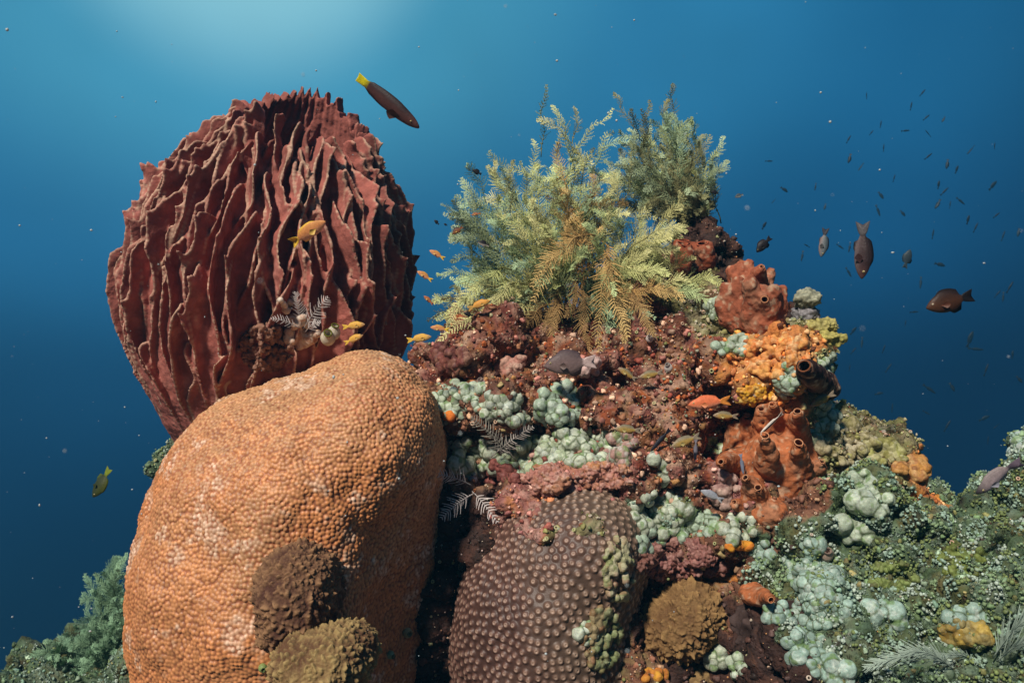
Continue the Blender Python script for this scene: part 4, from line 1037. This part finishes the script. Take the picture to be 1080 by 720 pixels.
def scatter(name, tV, tF, tS, p, n, scl, col, q, mat, label, lift=0.0):
    m = len(p); a = unit(np.cross(n, q.normal(0, 1, (m, 3)))); b = np.cross(n, a)
    scl = np.broadcast_to(np.asarray(scl, float), (m, 3)) if np.ndim(scl) == 2 else np.repeat(np.asarray(scl)[:, None], 3, 1)
    t = tV[None] * scl[:, None]
    W = p[:, None] + n[:, None] * lift + t[..., 0:1] * a[:, None] + t[..., 1:2] * b[:, None] + t[..., 2:3] * n[:, None]
    F = (tF[None] + (np.arange(m) * len(tV))[:, None, None]).reshape(-1, tF.shape[1])
    Cc = (col[:, None] * tS[None, :, None]).reshape(-1, 3)
    o = link(name, raw_mesh(name, W.reshape(-1, 3), F, Cc), mat); tag(o, label, kind='stuff'); return o
def patchy(p, q, keep=.68, f=13):
    _, _, a = worley(p + .02 * np.stack([noise(p, 22, k) for k in (1, 2, 3)], 1), f, 91); return np.where(q.random(len(p)) < keep, a, q.random(len(p)))
# rounded nodules
p, n, rg, q = sample(13000, {'red': 1.2, 'pink': 1, 'orange': 1.2, 'green': .6, 'olive': 1, 'dark': .5, 'brown': 1.2}, 1)
tV = ICO2[0] * (1 + .42 * np.random.default_rng(4).uniform(-1, 1, 42))[:, None]; tV[:, 2] = tV[:, 2] * .9 + .3
sz = .0026 + .0062 * q.random(len(p)) ** 2.6
scatter('encrusting_growth', tV, ICO2[1], 1 + .25 * tV[:, 2] - .1, p, n, sz[:, None] * q.uniform(.75, 1.25, (len(p), 3)), pick(rg, patchy(p, q, .5, 16)) * q.uniform(.6, 1.9, (len(p), 1)), q, M_growth, 'nodules of pink, rust and green crust covering the reef rock')
# pale polyps, single bright beads
tV = ICO1[0].copy(); tV[:, 2] = tV[:, 2] * .9 + .3
p, n, rg, q = sample(8500, {'red': 1.5, 'pink': 1, 'orange': .5, 'green': .06, 'olive': 1, 'dark': .6, 'brown': 1.6}, 2)
pal = np.array([(.55, .38, .26), (.62, .52, .40), (.50, .26, .16), (.46, .34, .30), (.60, .30, .12), (.36, .34, .22)])
scatter('reef_polyps', tV, ICO1[1], 1 + 0 * tV[:, 2], p, n, .0013 + .0021 * q.random(len(p)) ** 2.2, pal[q.integers(0, 6, len(p))], q, M_growth, 'tiny pale polyps dotted over the reef rock')
# ring shaped cups
ph = np.linspace(0, 2 * math.pi, 9)[:-1]
rings = [(.75, 0), (1.0, .7), (.85, 1.15), (.5, 1.1), (.35, .5)]
cV = np.array([(r * math.cos(a), r * math.sin(a), z) for r, z in rings for a in ph]); cF = np.array([(k * 8 + j, k * 8 + (j + 1) % 8, k * 8 + 8 + (j + 1) % 8, k * 8 + 8 + j) for k in range(4) for j in range(8)])
cS = np.repeat((.8, .95, 1.25, 1.0, .35), 8)
p, n, rg, q = sample(1400, {'red': 1, 'olive': 3.5, 'brown': 1.2, 'green': .1, 'dark': .6, 'pink': .6}, 3)
n = unit(n + q.normal(0, .25, n.shape))
pal = np.array([(.40, .36, .20), (.46, .38, .30), (.50, .34, .24), (.34, .34, .16)])
scatter('cup_polyps', cV, cF, cS, p, n, .0028 + .0042 * q.random(len(p)) ** 1.5, pal[q.integers(0, 4, len(p))], q, M_soft, 'small ring mouthed polyps spread over the reef')
# algae tufts: forked blades
def tuft(nb, q, wd=.16, spread=.9):
    V, F, S = [], [], []
    for k in range(nb):
        a = q.uniform(0, 6.283); l = q.uniform(.6, 1.1); d = np.array((math.cos(a) * q.uniform(.2, spread), math.sin(a) * q.uniform(.2, spread), 1)); d /= np.linalg.norm(d)
        s = unit(np.cross(d, q.normal(0, 1, 3))); b = np.array((math.cos(a), math.sin(a), 0)) * .15; m = len(V)
        e = b + d * l * .6; f = e + unit(d + s * .7 + q.normal(0, .25, 3)) * l * .5; g = e + unit(d - s * .7 + q.normal(0, .25, 3)) * l * .45
        V += [b - s * wd * .5, b + s * wd * .5, e - s * wd, e + s * wd, f - s * wd * .5, f + s * wd * .5, g - s * wd * .5, g + s * wd * .5]
        F += [(m, m + 1, m + 3, m + 2), (m + 2, m + 3, m + 5, m + 4), (m + 2, m + 3, m + 7, m + 6)]; S += [.75, .75, .95, .95, 1.3, 1.3, 1.3, 1.3]
    return np.array(V), np.array(F), np.array(S)
for k in range(3):
    tv, tf, ts = tuft(12, np.random.default_rng(50 + k), .065)
    p, n, rg, q = sample(11000, {'green': 5, 'olive': 1.2, 'red': 1.5, 'brown': 1.3, 'dark': .4, 'pink': .6}, 60 + k)
    n = unit(n + (0, -.1, .35) + q.normal(0, .2, n.shape))
    cg = pick(rg, patchy(p, q)) * q.uniform(.8, 1.45, (len(p), 1))
    mz_ = np.clip(fbm(p, 12, 3, 90) * 1.8 + .1, 0, 1)[:, None] * (rg == KEYS.index('green'))[:, None]; cg = cg * (1 - mz_) + np.array((.36, .47, .38)) * q.uniform(.8, 1.25, (len(p), 1)) * mz_
    scatter('algae_turf', tv, tf, ts, p, n, .0034 + .0085 * q.random(len(p)) ** 1.8, cg, q, M_frond, ('short forked green and pale algae turf on the reef slope', 'fine branching algae turf mixed over the reef slope', 'stubby light green algae turf on the reef slope')[k])
p, n, rg, q = sample(52000, {'green': 6, 'olive': 1.2, 'red': .3, 'brown': .4}, 71, .3)
f1, _, idv = worley(p, 24, 17); keep = (f1 < .66) & (idv > .22); p, n, rg = p[keep], n[keep], rg[keep]
idv = idv[keep]; f1 = f1[keep]
gp = np.array([(.32, .42, .32), (.20, .29, .15), (.38, .46, .38), (.17, .22, .075), (.26, .37, .29)])[(idv * 4.99).astype(int)] * q.uniform(.75, 1.25, (len(p), 1))
gp *= .86; gp[rg != KEYS.index('green')] *= (1.0, .8, .7); n = unit(n + q.normal(0, .3, n.shape)); p = p + n * (.010 * np.clip(.66 - f1, 0, 1) * q.random(len(p)))[:, None]
scatter('algae_granules', tV, ICO1[1], 1 + .2 * tV[:, 2], p, n, (.0020 + .0032 * q.random(len(p)) ** 1.5)[:, None] * q.uniform(.7, 1.4, (len(p), 3)), gp, q, M_growth, 'cushions of fine pale green granules covering the right slope', lift=.012 * .3)
# long thin thread at the reef edge
a = on(918, 474)[0]; tp = P(893, 432, a[1] - .02); s = np.linspace(0, 1, 12)[:, None]
tag(link('thread_whip', raw_mesh('w', *[x for x in tube(a * (1 - s) + tp * s + np.sin(s * 3.14) * (.012, 0, .012), .0007, (.4, .4, .3), 4)]), M_soft, origin=a), 'thin pale thread arching off the reef edge above the olive polyp clump', 'whip coral')
# ------------------------------------------------------------------ fish
SHAPES = {   # s, top, bottom (fractions of length), max half width, dorsal (s0,s1,h), anal (s0,s1,h), tail lobe, fork
 'damsel':  dict(s=(0, .04, .12, .25, .40, .55, .68, .76), top=(.012, .06, .135, .205, .225, .19, .115, .068), bot=(.012, .05, .11, .17, .20, .18, .105, .06), w=.085, dor=(.24, .72, .085), ana=(.46, .72, .10), tail=.135, fork=.55, tw=.3),
 'anthias': dict(s=(0, .04, .12, .25, .40, .55, .68, .76), top=(.010, .05, .10, .145, .15, .12, .075, .048), bot=(.010, .045, .085, .125, .135, .11, .07, .042), w=.068, dor=(.22, .70, .055), ana=(.48, .68, .055), tail=.12, fork=.68, tw=.3),
 'wrasse':  dict(s=(0, .04, .12, .28, .45, .62, .76, .86), top=(.012, .042, .072, .100, .105, .092, .066, .052), bot=(.012, .038, .068, .098, .104, .090, .062, .050), w=.066, dor=(.24, .82, .022), ana=(.48, .82, .022), tail=.062, fork=.12, tw=.15),
 'slim':    dict(s=(0, .04, .12, .28, .45, .60, .72, .80), top=(.010, .03, .055, .075, .075, .06, .04, .028), bot=(.010, .03, .055, .075, .075, .06, .04, .028), w=.05, dor=(.3, .66, .035), ana=(.46, .66, .03), tail=.09, fork=.5, tw=.2),
}
def fish_mesh(sh, L, colf, n=34, m=22, bend=0.0):
    S = SHAPES[sh]; sb = S['s'][-1]
    s = np.concatenate((np.linspace(0, sb, n - 11) ** 1.0, np.linspace(sb, 1, 12)[1:]))
    s[1:n - 11] = sb * (np.linspace(0, 1, n - 11)[1:]) ** 1.15
    inb = s <= sb
    top = np.where(inb, np.interp(s, S['s'], S['top']), 0); bot = np.where(inb, np.interp(s, S['s'], S['bot']), 0)
    u = np.clip((s - sb) / (1 - sb), 0, 1)
    tp = np.interp(sb, S['s'], S['top']); bp = np.interp(sb, S['s'], S['bot'])
    top = np.where(inb, top, tp + (S['tail'] - tp) * u ** .8); bot = np.where(inb, bot, bp + (S['tail'] - bp) * u ** .8)
    prof = np.interp(s, (0, .03, .12, .3, .5, sb), (.12, .42, .8, 1, .85, .22)); wd = np.where(inb, S['w'] * prof, S['w'] * .22 * (1 - u) + .0035)
    # smooth the piecewise profile
    for _ in range(2):
        for arr in (top, bot):
            a2 = arr.copy(); a2[1:-1] = .25 * arr[:-2] + .5 * arr[1:-1] + .25 * arr[2:]; k = inb & (s < sb * .98); arr[k] = a2[k]
    def fin(f):
        a, b, h = f; t = np.clip((s - a) / (b - a), 0, 1)
        return h * np.clip(t / .18, 0, 1) ** .7 * np.where(t < 1, np.clip((1.02 - t) / .10, 0, 1) ** .8, 0) * (.5 + .7 * t) * ((s >= a) & (s <= b))
    fd, fa = fin(S['dor']), fin(S['ana'])
    an = np.concatenate((np.linspace(-math.pi / 2, math.pi / 2, m // 2 + 1), np.linspace(math.pi / 2, 3 * math.pi / 2, m // 2 + 1)[1:-1]))
    an = np.where(np.abs(np.abs(np.mod(an + math.pi, 2 * math.pi) - math.pi) - math.pi / 2) < 1e-6, an, an + 0)
    cy = np.cos(an); sz = np.sin(an)
    it, ib = m // 2, 0
    V = np.zeros((len(s), m, 3)); zr = np.zeros((len(s), m)); fn = np.zeros((len(s), m))
    for k in range(len(s)):
        z = np.where(sz > 0, top[k] * sz, bot[k] * sz); y = wd[k] * np.sign(cy) * np.abs(cy) ** (1.0 if inb[k] else .6)
        z[it] += fd[k]; z[ib] -= fa[k]
        x = np.full(m, s[k])
        if not inb[k]:
            r_ = np.abs(z) / (S['tail'] + 1e-9); x = s[k] - S['fork'] * (1 - sb) * u[k] * (1 - r_ ** 1.2) 
        V[k, :, 0] = -x + .42; V[k, :, 1] = y + bend * (s[k] - .35) ** 2 * np.sign(s[k] - .35); V[k, :, 2] = z
        hh = np.where(sz > 0, top[k], bot[k]); zr[k] = sz
        fn[k, it] = 1 if fd[k] > 1e-4 else 0; fn[k, ib] = 1 if fa[k] > 1e-4 else 0
    C = colf(np.repeat(s[:, None], m, 1).ravel(), zr.ravel(), fn.ravel(), np.repeat(u[:, None], m, 1).ravel(), sb)
    i = np.arange(len(s) - 1)[:, None] * m; j = np.arange(m)[None]; j2 = (j + 1) % m
    F = np.stack((i + j, i + m + j, i + m + j2, i + j2), -1).reshape(-1, 4)
    VV = V.reshape(-1, 3); nn = len(VV)
    VV = np.concatenate((VV, V[0].mean(0)[None], V[-1].mean(0)[None])); C = np.concatenate((C, C[:1], C[-1:]))
    jj = np.arange(m); k2 = (jj + 1) % m
    T = np.concatenate((np.stack((jj, k2, np.full(m, nn)), 1), np.stack(((len(s) - 1) * m + k2, (len(s) - 1) * m + jj, np.full(m, nn + 1)), 1)))
    return raw_mesh('fish', VV * L, [F, T], C), S
def pal(body, belly=None, tail=None, fins=None, back=None, stripe=None, head=None):
    body = np.array(body)
    def f(s, z, fn, u, sb):
        c = np.tile(body, (len(s), 1))
        if belly is not None: k = np.clip(-z * 1.2, 0, 1)[:, None]; c = c * (1 - k) + np.array(belly) * k
        if back is not None: k = np.clip(z * 1.3 - .2, 0, 1)[:, None]; c = c * (1 - k) + np.array(back) * k
        if head is not None: k = np.clip(1 - s / .25, 0, 1)[:, None]; c = c * (1 - k) + np.array(head) * k
        if stripe is not None: k = (np.abs(z - .15) < .38)[:, None] * 1.0; c = c * (1 - k) + np.array(stripe) * k
        if tail is not None: k = np.clip((s - sb + .04) / .05, 0, 1)[:, None]; c = c * (1 - k) + np.array(tail) * k
        if fins is not None: k = fn[:, None]; c = c * (1 - k) + np.array(fins) * k
        return c
    return f
def fan(sgn, L, q, col, big=1.0):
    n = 7; a = np.linspace(-.5, .75, n); V = [(0, 0, 0), (-.01, 0, -.025)]
    r = .17 * big * (1 - .35 * np.abs(np.linspace(-.9, .9, n)))
    for t in (.5, 1):
        for k in range(n): V.append((-math.cos(a[k]) * r[k] * t, sgn * (.02 + .05 * t * t), -math.sin(a[k]) * r[k] * t))
    V = np.array(V); F3 = [(0, 2 + k, 3 + k) for k in range(n - 1)]; F4 = [(2 + k, 2 + n + k, 3 + n + k, 3 + k) for k in range(n - 1)]
    V2 = np.concatenate((V, V - (0, sgn * .004, 0))); o = len(V)
    F3 = np.array(F3); F4 = np.array(F4)
    return V2 * L, [np.concatenate((F3, F3[:, ::-1] + o)), np.concatenate((F4, F4[:, ::-1] + o))], np.array(col)
def fish(label, head, tail, Y, sh, colf, cat='fish', group=None, dy=0.0, up=(0, 0, 1), eye=(.5, .42, .2), finc=None, parts=True, name='reef_fish', bend=0.0):
    a = P(head[0], head[1], Y - dy / 2); b = P(tail[0], tail[1], Y + dy / 2)
    X = a - b; L = np.linalg.norm(X); X = X / L; U = np.array(up, float)
    Yv = np.cross(U, X); Yv /= np.linalg.norm(Yv); Z = np.cross(X, Yv)
    me, S = fish_mesh(sh, L, colf, bend=bend)
    cen = a - X * .42 * L
    o = link(name, me, M_fish)
    o.matrix_world = Matrix(((*[float(v) for v in (X[0], Yv[0], Z[0])], cen[0]), (X[1], Yv[1], Z[1], cen[1]), (X[2], Yv[2], Z[2], cen[2]), (0, 0, 0, 1)))
    tag(o, label, cat, group)
    if parts:
        ex = .30; ez = .35 * np.interp(.12, S['s'], S['top']); wy = S['w'] * .80
        for sg in (1, -1):
            r = .022 if sh != 'wrasse' else .012
            V = ICO2[0] * (r, r * .55, r) + (ex, sg * (wy * .92), ez)
            rad = np.hypot(ICO2[0][:, 0], ICO2[0][:, 2]); c = np.where((rad < .55)[:, None], np.array((.01, .01, .012)), np.array(eye))
            e = link('eye', raw_mesh('eye', V * L, ICO2[1], c), M_fish, parent=o)
            pv, pf, pc = fan(sg, L, rng, finc if finc is not None else (.3, .2, .1))
            link('pectoral_fin', raw_mesh('pectoral_fin', pv + np.array((.16, sg * S['w'] * .93, -.02)) * L, pf, pc), M_fish, parent=o)
    return o
def nearY(px, py, d=.07):
    h = cast(px, py); return (h[0][1] - d) if h is not None else 2.2
fish('dark brown wrasse with yellow tail swimming down over the barrel sponge', (442, 135), (377, 81), 2.35, 'wrasse', pal((.085, .036, .03), belly=(.13, .05, .036), back=(.03, .02, .02), tail=(.66, .58, .01), head=(.14, .055, .045)), up=(.45, -.55, .6), finc=(.09, .04, .03), name='wrasse')
AN = pal((.62, .25, .09), belly=(.66, .36, .24), back=(.55, .24, .07), tail=(.72, .46, .05), fins=(.72, .46, .06))
fish('orange fish with yellow forked tail in front of the barrel sponge ridges', (344, 233), (304, 259), nearY(325, 245, .10), 'anthias', AN, finc=(.7, .45, .1), dy=.02, up=(-.2, -.3, 1), bend=.5)
YO = pal((.62, .34, .05), belly=(.66, .44, .16), tail=(.66, .42, .06), fins=(.6, .38, .08), head=(.5, .30, .16))
gA = 'small orange fish around the hydroid bush'
for lab, hd, tl, Y, sh, cf in [
    ('small yellow orange fish before the right foot of the barrel sponge, upper of two', (385, 342), (361, 345), nearY(372, 343, .10), 'anthias', YO),
    ('small yellow orange fish before the right foot of the barrel sponge, lower of two', (383, 353), (363, 362), nearY(372, 357, .10), 'anthias', YO),
    ('yellow orange fish at the gap between barrel sponge and boulder coral top', (455, 355), (429, 359), 2.2, 'anthias', YO),
    ('pinkish orange fish in the blue gap right of the barrel sponge', (454, 345), (474, 348), 2.2, 'anthias', AN),
    ('orange fish at the lower left fringe of the hydroid bush', (517, 317), (493, 326), base1[1] - .22, 'anthias', pal((.60, .28, .05), belly=(.62, .38, .12), tail=(.5, .3, .08))),
    ('orange brown fish at the far left frond tips, facing up left', (453, 264), (469, 273), 2.3, 'anthias', AN),
    ('orange fish touching the right edge of the barrel sponge', (440, 286), (456, 296), 2.3, 'anthias', AN),
    ('orange red fish below the left frond tips', (447, 312), (457, 321), 2.3, 'anthias', pal((.42, .14, .05))),
    ('rusty brown round fish left of the hydroid bush', (477, 247), (488, 239), 2.3, 'damsel', pal((.22, .08, .03), back=(.06, .03, .02))),
    ('little rust fish among the upper left fronds', (497, 227), (507, 225), 2.2, 'anthias', pal((.36, .13, .05))),
    ('orange brown fish half hidden under the left fronds', (490, 358), (512, 357), base1[1] - .2, 'anthias', pal((.42, .19, .06), back=(.2, .1, .04)))]:
    fish(lab, hd, tl, Y, sh, cf, group=gA, finc=(.55, .34, .1), name='anthias')
BK = pal((.012, .010, .012))
gB = 'small dark fish around the hydroid bush'
for lab, hd, tl, Y in [('small dark fish above the top left fronds', (498, 179), (508, 184), 2.4), ('small black fish in the lower left fronds', (489, 330), (499, 333), base1[1] - .2), ('black fish with a pale belly inside the left fronds', (504, 255), (516, 259), base1[1] - .2),
        ('tiny black fish in open water left of the bush', (458, 232), (463, 237), 2.5), ('tiny black fish between bush and barrel sponge', (468, 236), (472, 238), 2.5), ('tiny dark blue fish at the right tips of the upper bush', (750, 202), (758, 204), 2.5)]:
    fish(lab, hd, tl, Y, 'damsel', BK if 'pale' not in lab else pal((.012, .01, .012), belly=(.5, .45, .4)), group=gB, parts=False, name='damselfish')
fish('tiny pale bellied fish in open water right of the upper bush', (775, 208), (784, 205), 2.5, 'damsel', pal((.05, .07, .09), belly=(.4, .42, .4)), parts=False, name='damselfish')
fish('purple brown chromis diving head down with white edged forked tail', (909, 294), (910, 233), 2.1, 'anthias', pal((.034, .017, .018), belly=(.13, .10, .10), back=(.02, .012, .013), tail=(.06, .055, .06), fins=(.012, .01, .012), head=(.10, .045, .04)), up=(.8, -.5, 0), finc=(.06, .03, .03), name='chromis')
fish('pale grey blue fish diving head down left of the chromis', (866, 271), (871, 240), 2.6, 'anthias', pal((.12, .14, .15), belly=(.22, .17, .16), back=(.06, .08, .09), tail=(.02, .02, .03), fins=(.02, .02, .03)), up=(.9, -.3, .1), finc=(.1, .1, .1), name='chromis')
fish('small black damselfish above the red lobed sponge', (798, 266), (813, 250), 2.5, 'damsel', BK, up=(-.5, 0, 1), finc=(.01, .01, .01), name='damselfish')
fish('dark brown damselfish with spiky fins facing left in open water', (977, 325), (1027, 311), 1.95, 'damsel', pal((.055, .022, .011), back=(.022, .011, .008), tail=(.01, .007, .007), fins=(.01, .007, .007), head=(.085, .036, .017)), eye=(.65, .55, .4), finc=(.10, .035, .018), name='damselfish')
fish('grey silhouette of a round fish diving between chromis and damselfish', (960, 263), (954, 283), 4.6, 'damsel', pal((.03, .045, .055)), up=(-.9, 0, .2), parts=False, name='damselfish')
fish('dark olive fish with yellow green fins at far left beside the boulder coral', (98, 524), (116, 493), 2.7, 'damsel', pal((.032, .042, .016), back=(.05, .06, .008), tail=(.14, .18, .012), fins=(.12, .16, .012)), up=(.8, -.2, .6), finc=(.05, .06, .015), name='damselfish')
fish('pale pinkish grey fish with black head nosing down at the right rock column', (1032, 522), (1069, 482), 2.0, 'anthias', pal((.30, .24, .25), belly=(.28, .24, .29), back=(.22, .18, .18), tail=(.12, .09, .12), head=(.02, .02, .025)), up=(-.7, -.2, .6), finc=(.3, .3, .36), name='chromis', bend=.6)
fish('grey brown surgeon shaped fish with whitish tail facing left under the hydroid bush', (574, 386), (629, 381), nearY(600, 384, .10), 'damsel', pal((.17, .115, .11), belly=(.20, .14, .13), back=(.10, .07, .07), tail=(.48, .36, .34), fins=(.09, .06, .065)), finc=(.12, .08, .07), name='surgeonfish')
fish('coral red fish hovering left of the golden crust', (726, 427), (771, 422), nearY(748, 426, .14), 'anthias', pal((.68, .17, .07), belly=(.68, .28, .17), tail=(.6, .22, .04)), finc=(.6, .2, .08), name='anthias')
OL = pal((.36, .24, .06), belly=(.42, .24, .07), back=(.20, .17, .11), tail=(.25, .20, .14), head=(.30, .22, .16))
gO = 'olive yellow fish close to the reef face'
for lab, hd, tl in [('yellow olive fish just under the coral red fish', (752, 438), (779, 439)), ('yellow olive fish with rusty tail above the grey green bubbles', (708, 471), (739, 459)), ('olive fish facing down left below the golden fronds, left of two', (652, 388), (672, 401)),
        ('olive fish with yellow side below the golden fronds, right of two', (674, 398), (700, 392)), ('olive yellow fish above the dusty pink bubble coral', (648, 452), (677, 454)), ('yellow olive fish with orange fins at the reef edge below the dark tube', (855, 428), (881, 414))]:
    fish(lab, hd, tl, nearY((hd[0] + tl[0]) / 2, (hd[1] + tl[1]) / 2, .08), 'anthias', OL, group=gO, finc=(.35, .28, .1), name='damselfish')
fish('thin black and white striped fish lying across the orange tube sponge', (802, 457), (826, 435), nearY(815, 447, .12), 'slim', pal((.62, .58, .52), stripe=(.012, .012, .016)), up=(-.5, -.5, .6), parts=False, name='cleaner_fish')
fish('small slate blue fish hanging in front of the tube sponge', (784, 500), (781, 478), nearY(783, 490, .12), 'slim', pal((.16, .19, .26)), up=(1, -.3, 0), parts=False, name='cleaner_fish')
fish('small milky blue fish near the foot of the tube sponge', (739, 517), (763, 528), nearY(750, 521, .09), 'anthias', pal((.30, .32, .36), belly=(.4, .4, .4)), parts=False, name='damselfish')
fish('slate black fish diving at the reef face right of the dusty pink bubbles', (686, 476), (707, 452), nearY(697, 464, .06), 'slim', pal((.02, .02, .03)), up=(-.6, -.3, .6), parts=False, name='damselfish')
fish('small grey blue fish vertical left of the grey green bubbles', (733, 486), (734, 462), nearY(735, 475, .08), 'slim', pal((.16, .15, .18)), up=(1, -.3, 0), parts=False, name='cleaner_fish')
# the far shoal
FAR = [(914, 101, 90, 6), (973, 98, 50, 8), (961, 112, 80, 8), (977, 124, 40, 8), (995, 126, 60, 6), (929, 131, 80, 7), (919, 140, 50, 6), (955, 138, 5, 8), (979, 141, -50, 8), (895, 147, 60, 8), (896, 167, 75, 9), (908, 176, 55, 9), (932, 156, 85, 7), (979, 165, 40, 9), (1024, 158, 50, 11), (1049, 154, 85, 6), (999, 173, 80, 9), (1009, 179, 70, 8),
       (943, 188, 75, 7), (811, 170, 0, 7), (827, 200, -35, 8), (860, 197, 80, 7), (929, 206, -55, 8), (926, 222, -70, 11), (990, 195, 80, 8), (996, 202, 45, 10), (989, 215, 60, 10), (1002, 216, 80, 7), (1013, 212, -40, 10), (1047, 196, 50, 11), (1051, 227, 40, 8), (1021, 232, 75, 9), (1029, 240, 65, 10), (984, 247, 80, 9), (1058, 249, 70, 10), (816, 212, 50, 6), (806, 238, 60, 8), (846, 270, 80, 10), (886, 260, -35, 8), (851, 259, -30, 6), (896, 261, 80, 9),
       (870, 218, 75, 6), (952, 225, -50, 7), (1074, 245, 80, 8), (991, 279, -15, 10), (971, 298, 85, 11), (895, 287, -60, 10), (964, 329, 5, 8), (955, 341, 80, 6), (900, 349, 50, 9), (909, 361, 85, 10), (900, 370, 50, 8), (932, 368, 70, 8), (937, 388, 55, 10), (927, 415, 10, 8), (896, 388, 80, 6), (980, 410, -35, 14), (1004, 408, -60, 9), (977, 435, -30, 8), (999, 449, 60, 12), (1038, 441, 25, 11), (1051, 449, 40, 8), (1040, 390, 70, 12), (1023, 358, 70, 16), (1029, 368, -5, 14), (1068, 374, 85, 8), (1058, 313, 85, 9), (1065, 303, 60, 12), (1052, 310, 50, 9), (1042, 464, 85, 7), (941, 430, 85, 8), (1075, 400, -50, 8)]
q = np.random.default_rng(77)
for px, py, an_, ln in FAR:
    a_ = R(an_ + (180 if q.random() < .3 else 0)); dx, dy_ = math.cos(a_) * ln * .6, -math.sin(a_) * ln * .6
    Yd = q.uniform(7.0, 13.0)
    fish('tiny dark fish silhouette far off in the open blue water right of the reef', (px + dx, py + dy_), (px - dx, py - dy_), Yd, 'slim' if q.random() < .7 else 'anthias', pal((.010, .026, .042), back=(.006, .014, .022)), group='far shoal of tiny fish right of the reef', parts=False, name='distant_fish', up=(-math.sin(a_), -.4, abs(math.cos(a_)) + .2))  # bluish dark body colour paints in the haze over a silhouette
# drifting specks
q = np.random.default_rng(5); mb = MB()
for k in range(420):
    Yd = q.uniform(1.0, 4.5); px, py = q.uniform(-60, 1140), q.uniform(-30, 700)
    r = (.0004 + .0014 * q.random() ** 3) * (1 + .4 * Yd)
    if k < 26: Yd = q.uniform(.32, .7); r = q.uniform(.00035, .0008)              # close to the lens, out of focus
    c = P(px, py, Yd); mb.add(ICO1[0] * r * q.uniform(.6, 1.3, 3) + c, ICO1[1], (.45, .5, .5))
tag(link('marine_snow', mb.mesh('m'), M_soft), 'pale specks drifting in the water', kind='stuff')

# ------------------------------------------------------------------ the water
HZ = (np.array((-10.5, -6.0, -12.0)), np.array((10.5, 15.0, 6.5)))
V = np.array([[HZ[a][0], HZ[b][1], HZ[c][2]] for a in (0, 1) for b in (0, 1) for c in (0, 1)])
F = np.array([(0, 1, 3, 2), (4, 6, 7, 5), (0, 4, 5, 1), (2, 3, 7, 6), (0, 2, 6, 4), (1, 5, 7, 3)])
mw = bpy.data.materials.new('water_haze'); mw.use_nodes = True; t = mw.node_tree; t.nodes.clear()
out = t.nodes.new('ShaderNodeOutputMaterial'); vp = t.nodes.new('ShaderNodeVolumePrincipled'); t.links.new(vp.outputs[0], out.inputs['Volume'])
vp.inputs['Color'].default_value = (.10, .42, .66, 1); vp.inputs['Density'].default_value = .016; vp.inputs['Anisotropy'].default_value = .2
hz = link('haze', raw_mesh('haze', V, F, smooth=False), mw); hz['kind'] = 'stuff'
